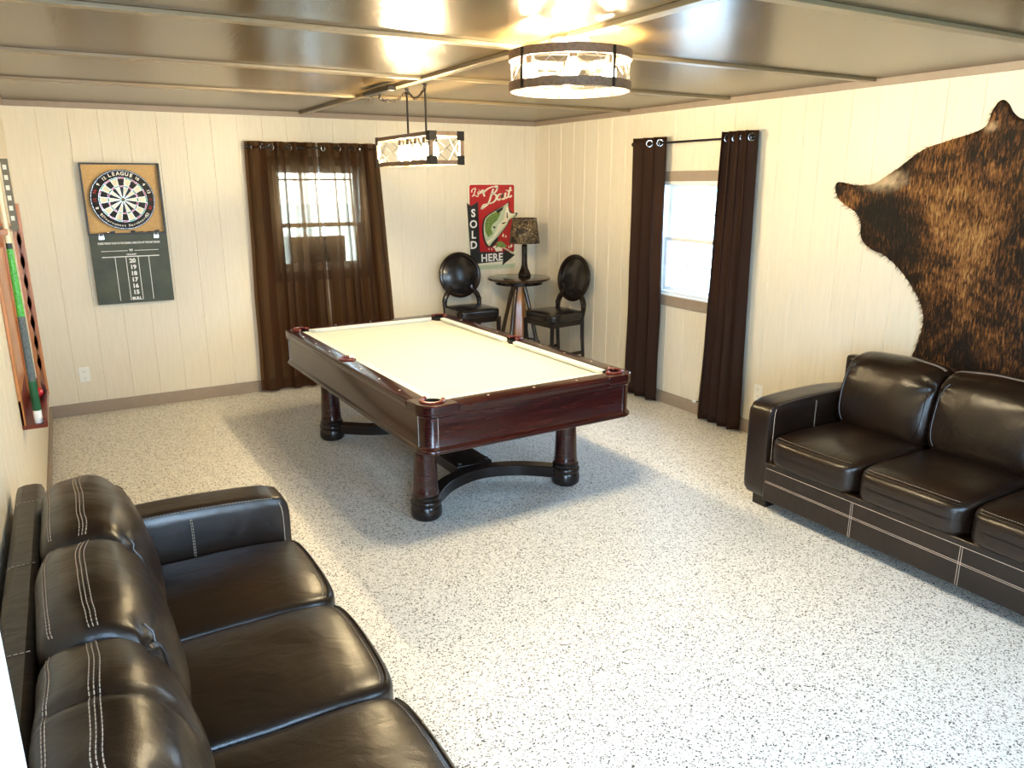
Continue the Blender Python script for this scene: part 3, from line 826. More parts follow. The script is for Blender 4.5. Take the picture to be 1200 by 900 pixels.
for sy in (-1, 1):
    pts = smoothpath([(-LX + .05, sy * (LY - .03)), (-.24, sy * .61), (0, sy * .535), (.24, sy * .61), (LX - .05, sy * (LY - .03))], 8)
    path = [(p.x, p.y) for p in pts]; h = .042; mb = MB(); out = []; inn = []
    for i, p in enumerate(pts):
        t = (pts[min(i + 1, len(pts) - 1)] - pts[max(i - 1, 0)]).normalized(); nrm = Vector((-t.y, t.x)); out.append(tuple(p + nrm * h)); inn.append(tuple(p - nrm * h))
    n = len(pts)
    vs = [(x, y, z) for z in (.045, .115) for x, y in out + inn]
    fs = []
    for i in range(n - 1):
        fs += [(i, i + 1, n + i + 1, n + i), (2 * n + i, 2 * n + i + 1, 3 * n + i + 1, 3 * n + i), (i, i + 1, 2 * n + i + 1, 2 * n + i), (n + i, n + i + 1, 3 * n + i + 1, 3 * n + i)]
    fs += [(0, n, 3 * n, 2 * n), (n - 1, 2 * n - 1, 4 * n - 1, 3 * n - 1)]
    mb.add(vs, fs); mb.build('stretcher', 'blackwood', T, bevel=.005)
    for sx in (-1, 1): MB().lathe([(.012, .11), (.016, .128), (.014, .140), (.004, .146)], 14, (sx * .095, sy * .475, 0)).build('bolt_cap', 'blackwood', so)

# ------------------------------------------------------------------ cowhide on the right wall
hp = [(3.249, 1.813), (3.119, 1.798), (2.991, 1.803), (2.898, 1.856), (2.801, 1.926), (2.684, 2.000), (2.567, 2.033), (2.434, 2.070), (2.372, 2.105), (2.350, 2.178), (2.319, 2.221), (2.283, 2.202), (2.246, 2.150), (2.188, 2.118),
      (2.05, 2.10), (1.85, 2.115), (1.68, 2.11), (1.60, 2.16), (1.56, 2.215), (1.52, 2.19), (1.50, 2.10), (1.38, 2.05), (1.22, 1.98), (1.08, 1.88), (.98, 1.82), (.80, 1.80), (.70, 1.79), (.70, 1.72), (.80, 1.64), (.88, 1.52), (.96, 1.43), (1.08, 1.37), (1.2, 1.28), (1.28, 1.15), (1.32, 1.0), (1.31, .88), (1.30, .78), (1.6, .70), (2.0, .68), (2.35, .70),
      (2.587, .78), (2.585, .89), (2.567, 1.02), (2.587, 1.117), (2.647, 1.209), (2.741, 1.308), (2.845, 1.384), (2.952, 1.422), (3.030, 1.479), (3.048, 1.57), (3.098, 1.64), (3.225, 1.72)]
out = smoothpath([(a, b, 0) for a, b in hp], 5, closed=True)
bm = bmesh.new()
vv = [bm.verts.new((0, p.x, p.y)) for p in out]
es = [bm.edges.new((vv[i], vv[(i + 1) % len(vv)])) for i in range(len(vv))]
bmesh.ops.triangle_fill(bm, edges=es, use_beauty=True)
for it in range(5):
    long_e = [e for e in bm.edges if e.calc_length() > .045]
    if not long_e: break
    bmesh.ops.subdivide_edges(bm, edges=long_e, cuts=1); bmesh.ops.triangulate(bm, faces=bm.faces)
    bmesh.ops.beautify_fill(bm, faces=bm.faces, edges=[e for e in bm.edges if not e.is_boundary])
pal = bm.loops.layers.float_color.new('pale')
bnd = [Vector((p.x, p.y)) for p in out]
for v in bm.verts:
    y, z = v.co.y, v.co.z
    dmin = min((Vector((y, z)) - b).length for b in bnd[::2])
    lift = min(1, dmin / .12)
    v.co.x = -(.006 + .012 * lift + .010 * (noise.noise((y * 3.5, z * 3.5, 2)) + .6) * lift + (0.012 * (noise.noise((y * 9, z * 9, 5)) + .3) if v.is_boundary else 0))
def palef(y, z):
    v = max(0, 1 - math.hypot((y - 2.93) / .20, (z - 1.83) / .075)) * 1.5 + max(0, 1 - math.hypot((y - 2.35) / .05, (z - 2.10) / .03))
    v *= .75 + .8 * noise.noise((y * 25, z * 40, 3)); return max(0, min(1, v))
for f in bm.faces:
    for l in f.loops:
        q = palef(l.vert.co.y, l.vert.co.z); l[pal] = (q, q, q, 1)
surf = [(f.calc_center_median().copy(), f.calc_area()) for f in bm.faces]
ext = bmesh.ops.extrude_face_region(bm, geom=bm.faces[:])
for g in ext['geom']:
    if isinstance(g, bmesh.types.BMVert): g.co.x = -.0002 if not g.is_boundary else g.co.x
bmesh.ops.recalc_face_normals(bm, faces=bm.faces)
me = bpy.data.meshes.new('cowhide'); bm.to_mesh(me); bm.free(); me.materials.append(M['hide']); me.shade_smooth()
rh = random.Random(4); tot = sum(a for _, a in surf); sv = []; sf_ = []; sp_ = []
for c, a in surf:
    cnt = a / tot * 26000; cnt = int(cnt) + (rh.random() < cnt % 1)
    for _ in range(cnt):
        rr = math.sqrt(a) * .8; y = c.y + rh.uniform(-rr, rr); z = c.z + rh.uniform(-rr, rr)
        dy, dz = (c.y - 1.9), (c.z - 1.55)
        ang = math.atan2(-.8 + dz * .6, dy * .8 + .9 * noise.noise((y * 2.2, z * 2.2, 9))) + rh.gauss(0, .22) + 1.2 * noise.noise((y * 5, z * 5, 4))
        L = rh.uniform(.018, .040); wd = rh.uniform(.0012, .0024); ca, sa = math.cos(ang), math.sin(ang); x0 = c.x + .001
        o_ = len(sv); sv += [(x0, y - sa * wd, z + ca * wd), (x0, y + sa * wd, z - ca * wd), (x0 - rh.uniform(.002, .007), y + ca * L, z + sa * L)]
        sf_.append((o_, o_ + 1, o_ + 2)); sp_.append(palef(y, z))
me2 = bpy.data.meshes.new('hair'); me2.from_pydata(sv, [], sf_); at_ = me2.color_attributes.new('pale', 'FLOAT_COLOR', 'CORNER')
for i_, q in enumerate(sp_):
    for j_ in range(3): at_.data[i_ * 3 + j_].color = (q, q, q, 1)
me2.materials.append(M['hide']); me2.shade_smooth()
hide = bpy.data.objects.new('cowhide', me); COL.objects.link(hide); hide.location = (XR, 0, 0)
hair = bpy.data.objects.new('hair', me2); COL.objects.link(hair); hair.parent = hide; hair['kind'] = 'stuff'
tag(hide, 'brindle brown and black cowhide spread on the wall above a leather sofa', 'hide')

# ------------------------------------------------------------------ chairs
def make_chair(label):
    R = thing('counter_chair', label, 'chair', (0, 0, 0), 0, 'oval-backed counter chairs in the corner')
    SZ = .655
    def sf(q, n):
        x, y, z = q
        x *= 1 - .08 * (n[1] * .5 + .5)
        if z > 0: z += .012 * (1 - n[0] ** 2) * (1 - n[1] ** 2)
        return Vector((x, y, z))
    c, f = superbox((0, 0, SZ - .045), (.228, .215, .045), 6, 14, sf); so = c.build('seat', 'seatleather', R)
    MB().tube([f(math.cos(a) * 1.2 if abs(math.cos(a)) < .83 else math.copysign(1, math.cos(a)), math.sin(a) * 1.2 if abs(math.sin(a)) < .83 else math.copysign(1, math.sin(a)), .75) for a in [2 * PI * k / 48 for k in range(48)]], .004, 6, closed=True).build('welt', 'seatleather', so)
    m = MB(); m.prism([(-.205, -.19), (.205, -.19), (.185, .19), (-.185, .19)], SZ - .13, SZ - .075); m.build('seat_frame', 'blackwood', R, bevel=.006)
    for sx in (-1, 1):
        m = MB(); m.tube([(sx * .20, -.185, SZ - .08), (sx * .20, -.187, SZ - .16), (sx * .198, -.19, .3), (sx * .196, -.195, 0)], [.028, .026, .021, .017], 4); m.build('leg', 'blackwood', R, bevel=.003)
        m = MB(); m.tube([(sx * .183, .185, SZ - .02), (sx * .183, .19, .4), (sx * .183, .205, .2), (sx * .183, .235, 0)], [.026, .024, .021, .018], 4); m.build('leg', 'blackwood', R, bevel=.003)
        # curved back support from the seat corner up to the oval
        m = MB(); pts = smoothpath([(sx * .185, .188, SZ - .05), (sx * .188, .195, SZ + .035), (sx * .168, .20, SZ + .09), (sx * .125, .208, SZ + .145), (sx * .108, .214, SZ + .19)], 6)
        m.tube(pts, [.019 + .008 * math.sin(PI * i / (len(pts) - 1)) for i in range(len(pts))], 8); m.sphere((sx * .188, .192, SZ + .045), .026, 12, 8); m.build('back_support', 'blackwood', R)
    cz, lean = SZ + .285, .14
    def bp(x, z, y=0): return (x, .225 + (z) * lean + y, cz + z)
    m = MB(); m.tube([bp(.205 * math.cos(a), .200 * math.sin(a)) for a in [2 * PI * k / 40 for k in range(40)]], .021, 8, closed=True); m.build('back_frame', 'blackwood', R)
    m = MB()
    for s, th in ((-1, .035), (1, .025)):
        rows = []
        for i in range(9):
            rr = i / 8; d = th * (1 - rr ** 2.5)
            for k in range(32):
                a = 2 * PI * k / 32; rows.append(bp(.19 * rr * math.cos(a), .186 * rr * math.sin(a), s * d))
        m.add(rows, [(i * 32 + k, i * 32 + (k + 1) % 32, (i + 1) * 32 + (k + 1) % 32, (i + 1) * 32 + k) for i in range(8) for k in range(32)])
    m.build('backrest', 'seatleather', R)
    for z, y in ((.20, -.19), (.20, .205)):
        m = MB(); m.bar((-.19, y, z), (.19, y, z), .03, .022); m.build('stretcher', 'blackwood', R, bevel=.003)
    for sx in (-1, 1):
        m = MB(); m.bar((sx * .19, -.19, .26), (sx * .19, .20, .26), .022, .03); m.build('stretcher', 'blackwood', R, bevel=.003)
    return R
cA = make_chair('black oval-backed counter chair under the bait sign, seat towards the pool table')
cA.location = (3.305, 6.50, 0)
cB = copy_tree(cA); cB['label'] = 'black oval-backed counter chair seen side-on between round table and brown curtain'
cB.location = (3.895, 5.93, 0); cB.rotation_euler = (0, 0, -PI / 2 + .10)

# round pub table
TX, TY, TZ = 3.80, 6.43, .918
P = thing('round_table', 'small dark round pub table with splayed legs in the far corner', 'table', (TX, TY, 0))
MB().lathe([(.02, TZ - .028), (.285, TZ - .028), (.305, TZ - .02), (.31, TZ - .010), (.305, TZ - .002), (.295, TZ), (.001, TZ)], 56).build('tabletop', 'brownwood', P)
MB().lathe([(.23, TZ - .065), (.235, TZ - .06), (.235, TZ - .028), (.01, TZ - .028)], 40).build('apron', 'blackwood', P)
m = MB(); 
ang = math.atan2(-TY, -TX)
m.tube([(0, 0, TZ - .06), (0, 0, TZ - .2), (0, 0, .3), (0, 0, .10)], [.055, .060, .085, .095], 6); m.build('pedestal', 'amber', P, bevel=.006)
for k in range(4):
    a = ang + PI / 4 + .35 + k * PI / 2
    m = MB(); ca, sa = math.cos(a), math.sin(a)
    pts = smoothpath([(ca * r, sa * r, z) for r, z in ((.05, TZ - .06), (.09, .72), (.15, .48), (.21, .22), (.265, .0))], 6)
    m.tube(pts, [.020] * len(pts), 12); m.build('leg', 'brownwood', P)
m = MB(); m.torus((0, 0, .27), .205, .009, 'Z', 40, 8); m.build('footrest', 'blackmetal', P)

# lamp
Lp = thing('table_lamp', 'black table lamp with camouflage print shade on the round table', 'lamp', (TX + .075, TY + .02, TZ))
MB().lathe([(.070, 0), (.072, .012), (.066, .035), (.055, .055), (.042, .080), (.032, .12), (.030, .20), (.031, .30), (.026, .312), (.010, .318), (.008, .36)], 6).build('lamp_base', 'blackwood', Lp, bevel=.002)
sh = MB(); sh.lathe([(.150, .325), (.118, .565)], 40, cap=False); shd = sh.build('lamp_shade', 'camo', Lp); smd = shd.modifiers.new('t', 'SOLIDIFY'); smd.thickness = .003
MB().lathe([(.006, .36), (.006, .38), (.028, .42), (.028, .46), (.004, .49)], 14).build('bulb', 'whiteplastic', Lp)
hs = MB(); hs.torus((0, 0, .55), .121, .003); 
for a in (0, 2.1, 4.2): hs.bar((0, 0, .55), (.119 * math.cos(a), .119 * math.sin(a), .555), .003)
hs.bar((0, 0, .36), (0, 0, .55), .004); hs.build('harp', 'steel', Lp)

# ------------------------------------------------------------------ sign
SX0, SZ0, SW, SH = 3.462, .958, .545, .85
F = frame_back(SX0, SZ0, YB - .012)
def U(cx, cy): return ((cx - 92) / 415 * SW, (842 - cy) / 760 * SH)
sg = thing('tin_sign', 'red tin bait sign with a green bass and a black arrow', 'sign', (SX0 + SW / 2, YB - .012, SZ0))
Fi = Matrix.Translation(-sg.location) @ F
def plate(name, mat, polys, w0, w1, parent=sg):
    mb = MB()
    for p in polys: mb.prism([U(*q) for q in p], w0, w1, Fi)
    return mb.build(name, mat, parent, smooth=False)
def rr_px(x0, y0, x1, y1, r):
    return [(cx, cy) for cx, cy in rrect(x0, x1, y0, y1, r, 5)]
plate('backing', 'palegreen', [rr_px(95, 82, 507, 838, 22)], -.010, -.004)
plate('border', 'cream', [rr_px(97, 84, 505, 800, 20)], -.004, -.003)
plate('red_panel', 'red', [rr_px(108, 95, 494, 695, 16)], -.003, -.0015)
plate('banner', 'black', [[(85, 248), (120, 278), (178, 240), (190, 680), (400, 690), (395, 668), (500, 722), (385, 812), (392, 772), (112, 785)]], -.0014, .0006)
tx = MB()
for ch_, cy in zip('SOLD', (340, 436, 528, 618)):
    u, v = U(137, cy); text_into(tx, ch_, .105, Fi @ Matrix.Translation((u, v, .0012)), .001, offset=.003)
u, v = U(294, 737); text_into(tx, 'HERE', .105, Fi @ Matrix.Translation((u, v, .0012)) @ Matrix.Rotation(.015, 4, 'Z'), .001, offset=.003, spacing=1.05)
tx.build('sold_here_lettering', 'white', sg, smooth=False)
# brush-script lettering
def strokes(mb, lines, w, base):
    for ln in lines:
        pts = smoothpath([(x, y, 0) for x, y in ln], 6); n = len(pts); L = []; R_ = []
        for i, p in enumerate(pts):
            t = (pts[min(i + 1, n - 1)] - pts[max(i - 1, 0)]).normalized(); nr = Vector((-t.y, t.x, 0))
            ww = w * (.55 + .45 * abs(t.y)) 
            L.append(p + nr * ww); R_.append(p - nr * ww)
        vs = [Fi @ Vector((*U(q.x, q.y), base)) for q in L + R_] + [Fi @ Vector((*U(q.x, q.y), base + .001)) for q in L + R_]
        fs = []
        for i in range(n - 1): fs += [(i, i + 1, n + i + 1, n + i), (2 * n + i, 3 * n + i, 3 * n + i + 1, 2 * n + i + 1), (i, 2 * n + i, 2 * n + i + 1, i + 1), (n + i, n + i + 1, 3 * n + i + 1, 3 * n + i)]
        mb.add(vs, fs)
bait = [[(310, 130), (295, 175), (280, 225), (262, 262), (225, 290), (205, 305)], [(205, 305), (225, 268), (260, 262)],
        [(235, 195), (228, 165), (262, 130), (310, 112), (342, 122), (330, 155), (292, 178)], [(292, 180), (330, 180), (335, 215), (305, 248), (262, 258)], [(325, 105), (345, 110), (340, 130)],
        [(390, 175), (362, 178), (345, 205), (355, 228), (378, 212), (392, 180)], [(392, 172), (384, 208), (398, 222), (412, 205)],
        [(418, 165), (410, 200), (420, 213), (435, 200)], [(424, 140), (426, 146)],
        [(462, 115), (448, 160), (442, 195), (455, 204), (472, 188)], [(432, 152), (474, 142)]]
live = [[(160, 128), (150, 160), (138, 188), (128, 195)], [(125, 160), (132, 135), (160, 122)], [(130, 192), (150, 184), (172, 196), (182, 185)],
        [(182, 152), (178, 172), (184, 178), (192, 168)], [(186, 136), (187, 140)], [(194, 146), (198, 170), (212, 138)], [(214, 160), (228, 150), (224, 138), (214, 150), (218, 168), (236, 152)]]
sb = MB(); strokes(sb, bait, 8.0, 0); strokes(sb, live, 4.6, 0); sb.build('live_bait_lettering', 'cream', sg, smooth=False)
# bass
sb = MB()
body = smoothpath([(445, 245, 0), (440, 290, 0), (470, 340, 0), (518, 345, 0), (500, 378, 0), (455, 400, 0), (430, 450, 0), (360, 540, 0), (300, 600, 0), (268, 640, 0), (236, 600, 0), (218, 520, 0), (220, 430, 0), (245, 370, 0), (320, 320, 0), (390, 280, 0)], 5, closed=True)
plate('bass_outline', 'black', [[(p.x + (4 if p.x > 360 else -6), p.y) for p in body]], -.0015, 0.0002)
inner = [((p.x - 350) * .94 + 350, (p.y - 440) * .95 + 440) for p in body]
plate('bass_body', 'palegreen', [inner], 0.0002, .0010)
plate('bass_belly', 'cream', [[(500, 352), (455, 385), (415, 440), (350, 520), (295, 580), (262, 612), (246, 590), (300, 560), (330, 500), (352, 440), (400, 400), (420, 300), (436, 275), (450, 345)]], .0010, .0012)
plate('bass_back', 'green', [[(250, 385), (300, 345), (352, 322), (372, 345), (345, 400), (300, 440), (285, 480), (305, 520), (262, 552), (238, 500), (236, 430)]], .0012, .0018)
plate('bass_mouth', 'sisalblack', [[(330, 322), (400, 285), (385, 318), (350, 345)], [(375, 432), (425, 420), (400, 440)], [(268, 640), (300, 596), (355, 545), (345, 590), (300, 640)], [(300, 455), (330, 462), (316, 480)], [(432, 340), (436, 390), (426, 390), (424, 340)]], .0018, .0024)
plate('bass_tail', 'green', [[(330, 600), (380, 590), (430, 640), (395, 650), (360, 640), (320, 650), (340, 622)], [(255, 495), (280, 480), (300, 500), (285, 528), (258, 525)]], .0018, .0022)
plate('water_splash', 'cream', [[(385, 545), (395, 520), (402, 545), (392, 556)], [(300, 640), (325, 628), (385, 655), (385, 680), (330, 682), (318, 655)], [(410, 560), (418, 535), (426, 558)], [(455, 640), (470, 618), (478, 642), (462, 655)], [(438, 655), (446, 630), (452, 660)], [(260, 655), (270, 650), (272, 668)], [(285, 660), (294, 650), (298, 672)]], .0004, .0012)
plate('splash_line', 'palegreen', [[(385, 636), (495, 705), (495, 716), (385, 650)]], .0012, .0018)

# ------------------------------------------------------------------ dartboard cabinet
DX, DZ = .436, 1.690
dc = thing('dartboard_cabinet', 'dartboard cabinet open on the back wall with scoreboard door hanging down', 'dartboard cabinet', (DX, YB, 1.43))
x0, x1, z0, z1 = .170 - DX, .704 - DX, 0.005, .525
m = MB(); dep = .055
m.box(x0, x1, -.012, -.0005, z0, z1); m.build('back_board', 'cork', dc)
m = MB()
for q in ((x0 - .012, x0, -dep, -.0005, z0 - .012, z1 + .012), (x1, x1 + .012, -dep, -.0005, z0 - .012, z1 + .012), (x0, x1, -dep, -.0005, z1, z1 + .012), (x0, x1, -dep, -.0005, z0 - .012, z0)): m.box(*q)
m.build('cabinet_frame', 'black', dc, bevel=.001)
db = thing('dartboard', 'round dartboard with black and cream wedges inside the open cabinet', 'dartboard', (DX - .004, YB - .013, DZ))
Rm = Matrix.Rotation(PI / 2, 4, 'X')
m = MB(); m.lathe([(.226, 0), (.228, .004), (.228, .028), (.224, .031), (.001, .031)], 80, mat=Rm); m.build('board', 'sisalblack', db)
def ringpart(name, r0, r1, pick, mat, w=.032):
    mb = MB()
    for k in range(20):
        if not pick(k): continue
        a0 = 2 * PI * (k - .5) / 20 + PI / 2; vs = []; n = 5
        for zz in (w - .0015, w):
            for rr in (r0, r1):
                for i in range(n + 1):
                    a = a0 + 2 * PI / 20 * i / n; vs.append(Rm @ Vector((rr * math.cos(a), rr * math.sin(a), zz)))
        q = n + 1; fs = []
        for i in range(n): fs += [(i, i + 1, q + i + 1, q + i), (2 * q + i, 3 * q + i, 3 * q + i + 1, 2 * q + i + 1), (q + i, q + i + 1, 3 * q + i + 1, 3 * q + i)]
        mb.add(vs, fs)
    return mb.build(name, mat, db, smooth=False)
ev = lambda k: k % 2 == 0; od = lambda k: k % 2 == 1
ringpart('cream_segment', .016, .098, od, 'sisal'); ringpart('cream_segment', .108, .160, od, 'sisal')
ringpart('green_ring', .160, .170, od, 'dartgreen'); ringpart('red_ring', .160, .170, ev, 'dartred')
ringpart('green_ring', .098, .108, od, 'dartgreen'); ringpart('red_ring', .098, .108, ev, 'dartred')
m = MB(); m.lathe([(.016, .0315), (.016, .0325), (.001, .0326)], 20, mat=Rm); m.build('bull_ring', 'dartgreen', db)
m = MB(); m.lathe([(.0065, .0325), (.0065, .0332), (.001, .0333)], 16, mat=Rm); m.build('bullseye', 'dartred', db)
m = MB()
for rr in (.016, .098, .108, .160, .170, .222): m.torus((0, 0, 0), rr, .0011, 'Z', 64, 5, mat=Rm @ Matrix.Translation((0, 0, .033)))
for k in range(20):
    a = 2 * PI * (k + .5) / 20 + PI / 2; m.bar(Rm @ Vector((.017 * math.cos(a), .017 * math.sin(a), .033)), Rm @ Vector((.172 * math.cos(a), .172 * math.sin(a), .033)), .0013)
m.build('wire_spider', 'steel', db)
nums = [20, 1, 18, 4, 13, 6, 10, 15, 2, 17, 3, 19, 7, 16, 8, 11, 14, 9, 12, 5]
m = MB(); m2 = MB()
def onring(mb, s, deg, r, size, flip=False, off=.0):
    a = math.radians(90 - deg); T_ = Rm @ Matrix.Translation((r * math.cos(a), r * math.sin(a), .0320)) @ Matrix.Rotation(a - PI / 2 + (PI if flip else 0), 4, 'Z')
    text_into(mb, s, size, T_, .001, offset=off)
for k, nn in enumerate(nums):
    deg = k * 18
    if deg <= 18 or deg >= 342 or 140 <= deg <= 220: continue
    onring(m2 if nn in (11, 6, 14, 10) else m, str(nn), deg, .196, .032, off=.0008)
for i, chh in enumerate('LEAGUE'): onring(m, chh, (i - 2.5) * 9.0, .197, .038, off=.001)
for i, chh in enumerate('Tournament Dartboard'): onring(m, chh, 180 - (i - 9.5) * 5.0, .198, .024, True, .0006)
m.build('white_lettering', 'white', db, smooth=False); m2.build('red_lettering', 'dartred', db, smooth=False)
# hanging scoreboard door: part of the cabinet
sd = MB(); sd.box(x0 - .010, x1 + .012, -.050, -.034, -.548, -.008); sdo = sd.build('scoreboard_door', 'chalkboard', dc, bevel=.001)
Fd = Matrix(((1, 0, 0, 0), (0, 0, -1, -.0505), (0, 1, 0, 0), (0, 0, 0, 1)))
m = MB()
def ln(xa, za, xb, zb, w=.004): m.prism([(xa, za - w / 2), (xb, zb - w / 2), (xb, zb + w / 2), (xa, za + w / 2)], 0, .0012, Fd) if abs(xb - xa) > abs(zb - za) else m.prism([(xa - w / 2, za), (xa - w / 2, zb), (xb + w / 2, zb), (xb + w / 2, za)], 0, .0012, Fd)
text_into(m, 'PLEASE THROW DARTS IN THE GENERAL DIRECTION OF THE DART BOARD', .0215, Fd @ Matrix.Translation((0, -.072, .001)), .001, offset=.0007, sx=.60)
ln(-.205, -.132, -.018, -.132); ln(.03, -.132, .205, -.132); ln(-.205, -.178, .205, -.178, .007)
text_into(m, '99', .026, Fd @ Matrix.Translation((.005, -.13, .001)), .001, offset=.0007)
text_into(m, 'CRICKET', .018, Fd @ Matrix.Translation((.005, -.163, .001)), .001, offset=.0005)
for xx in (-.115, -.038, .050, .127): ln(xx, -.178, xx, -.525, .0045)
for i, t in enumerate(('20', '19', '18', '17', '16', '15', 'BULL')):
    text_into(m, t, .045 if i < 6 else .030, Fd @ Matrix.Translation((.006, -.213 - i * .050, .001)), .001, offset=.002)
m.build('scoreboard_lettering', 'white', sdo, smooth=False)
for xx in (-.19, .20):
    m = MB(); m.box(xx - .018, xx + .018, -.058, -.050, -.040, -.012); m.torus((xx, -.060, -.004), .014, .003, 'Y', 14, 6); m.build('hinge_clip', 'steel', dc)

# darts on the cabinet ledge
def dart(x, label, ang, mt):
    r = thing('dart', label, 'dart', (x, YB - .034, 1.441), ang, 'darts on the cabinet ledge')
    m = MB(); m.tube([(-.055, 0, 0), (-.03, 0, 0), (-.028, 0, 0), (.02, 0, 0), (.022, 0, 0), (.05, 0, 0)], [.0008, .0012, .0035, .0035, .002, .002], 8); m.build('barrel', 'steel', r)
    m = MB(); m.box(.03, .062, -.012, .012, -.0006, .0006); m.box(.03, .062, -.0006, .0006, -.005, .012); m.build('flight', mt, r)
dart(.605, 'black-flighted dart lying on the cabinet ledge, furthest right', .1, 'black')
dart(.52, 'black-flighted dart on the cabinet ledge, just left of the rightmost dart', 3.0, 'black')
dart(.285, 'dart lying on the cabinet ledge at the left corner', .05, 'black')

# ------------------------------------------------------------------ cue rack on the left wall
RY0, RY1, RD = 4.0, 4.62, .10
rk = thing('cue_rack', 'orange oak wall cue rack with red-brown tray, holding the green cue', 'cue rack', (XL, RY0, .72))
m = MB(); m.box(.001, .016, 0, .05, .02, 1.25); m.build('upright', 'oak', rk, bevel=.002)
m = MB(); m.box(.001, .020, RY1 - RY0 - .06, RY1 - RY0, .02, 1.25); m.build('upright', 'oak', rk, bevel=.002)
m = MB(); m.box(.001, .012, .05, RY1 - RY0 - .06, .15, .80); m.build('back_panel', 'oak', rk)
m = MB(); m.box(.001, RD, 0, RY1 - RY0, 0, .018); m.box(.001, .012, 0, RY1 - RY0, .018, .14); m.box(RD - .012, RD, 0.0, RY1 - RY0, .018, .045); m.build('tray', 'redwood', rk, bevel=.002)
m = MB(); m.prism([(.001, .0), (RD, .0), (RD, .05), (.03, .14), (.001, .15)], RY1 - RY0 - .014, RY1 - RY0, Matrix(((1, 0, 0, 0), (0, 0, 1, 0), (0, 1, 0, 0), (0, 0, 0, 1)))); m.build('tray_end', 'redwood', rk)
m = MB(); m.box(.001, .07, 0, RY1 - RY0, .88, .905); m.build('cue_rail', 'oak', rk, bevel=.002)
# crossed lattice strips down the far upright
m = MB()
for i in range(7):
    z = .14 + i * .105; m.bar((.072, RY1 - RY0 - .02, z), (.092, RY1 - RY0 - .02, z + .10), .006, .02); m.bar((.092, RY1 - RY0 - .02, z), (.072, RY1 - RY0 - .02, z + .10), .006, .02)
for xx in (.066, .098): m.box(xx - .006, xx + .006, RY1 - RY0 - .035, RY1 - RY0 - .014, .018, 1.0)
m.build('lattice', 'oak', rk)
MB().box(.062, .102, RY1 - RY0 - .013, RY1 - RY0 - .006, .018, 1.0).build('lattice_back', 'oak', rk)
m = MB(); m.box(.085, .112, .03, .045, .895, 1.20); m.build('notched_strip', 'notch', rk, bevel=.001)
nt_ = MB()
for i in range(6): nt_.box(.090, .104, .0285, .030, .94 + i * .043, .96 + i * .043)
nt_.build('clip', 'cream', rk)
m = MB(); m.bar((.0, .0375, 1.19), (.1, .0375, 1.19), .012); m.bar((.0, .0375, .91), (.1, .0375, .91), .012); m.build('strip_bracket', 'notch', rk)
def cue(x, y, label, mats, r=.018):
    c = thing('pool_cue', label, 'pool cue', (x, y, .739), 0, 'pool cues in the wall rack')
    segs = [('bumper', 0, .06, r, r, mats[0]), ('butt', .06, .20, r, r * .95, mats[1]), ('wrap', .20, .50, r * .95, r * .88, mats[2]), ('forearm', .50, .80, r * .88, r * .72, mats[3]), ('joint', .80, .825, r * .72, r * .70, 'black'), ('shaft', .825, 1.45, r * .70, r * .40, 'maple')]
    for nm, a, b, ra, rb, mt in segs: MB().lathe([(ra, a), (rb, b)], 16).build(nm, mt, c)
cue(XL + .066, RY0 + .035, 'pool cue with bright green forearm and grey wrap, nearest in the wall rack', ('whiteplastic', 'wrapdark', 'wrapgrey', 'wrapgreen'), .0175)
cue(XL + .055, RY0 + .26, 'amber wood pool cue behind the green one in the wall rack', ('black', 'amber', 'black', 'amber'), .015)
rb = MB(); rb.sphere((0, 0, .028), .028, 24, 14); o = rb.build('billiard_ball', 'ballred'); o.location = (XL + .055, RY0 + .52, .7385)
tag(o, 'red billiard ball sitting in the far end of the cue rack tray', 'ball')

# ------------------------------------------------------------------ pendant over the pool table
PX0, PX1, PY0, PY1, PZ0, PZ1 = 1.885, 2.105, 4.20, 5.08, 1.920, 2.105
pcx, pcy = (PX0 + PX1) / 2, (PY0 + PY1) / 2
pl = thing('pendant_light', 'long rectangular pendant light with five glowing bulbs hanging over the pool table', 'pendant light', (pcx, pcy, ZC))
hx, hy, za, zb = .11, .44, PZ0 - ZC, PZ1 - ZC
m = MB(); t = .024
for z in (za, zb - t):
    for sx in (-1, 1): m.box(sx * hx - (t if sx > 0 else 0), sx * hx + (0 if sx > 0 else t), -hy, hy, z, z + t)
    for sy in (-1, 1): m.box(-hx + t, hx - t, sy * hy - (t if sy > 0 else 0), sy * hy + (0 if sy > 0 else t), z, z + t)
for sx in (-1, 1):
    for sy in (-1, 1): m.box(sx * hx - (t if sx > 0 else 0), sx * hx + (0 if sx > 0 else t), sy * hy - (t if sy > 0 else 0), sy * hy + (0 if sy > 0 else t), za + t, zb - t)
m.box(-.012, .012, -hy + t, hy - t, zb - .018, zb - .004)
m.build('frame', 'fixwood', pl, bevel=.001)
for sx in (-1, 1):
    for sy in (-1, 1):
        for z in (za, zb):
            s_ = 1 if z == za else -1; m = MB(); e = .002
            xx0, xx1 = sorted((sx * (hx + e), sx * (hx - .045))); yy0, yy1 = sorted((sy * (hy + e), sy * (hy + .0005))); zz0, zz1 = sorted((z - s_ * e, z + s_ * .05))
            m.box(xx0, xx1, yy0, yy1, zz0, zz1)
            yy0, yy1 = sorted((sy * (hy + e), sy * (hy - .05))); xx0, xx1 = sorted((sx * (hx + e), sx * (hx + .0005)))
            m.box(xx0, xx1, yy0, yy1, zz0, zz1); m.build('corner_bracket', 'blackmetal', pl)
m = MB(); wr = .0018
for sx in (-1, 1):
    for ya, yb in ((-hy + t, -hy + .2), (hy - .2, hy - t)): 
        for q in (1, -1): m.bar((sx * (hx - .006), ya if q > 0 else yb, za + t), (sx * (hx - .006), yb if q > 0 else ya, zb - t), wr * 1.6)
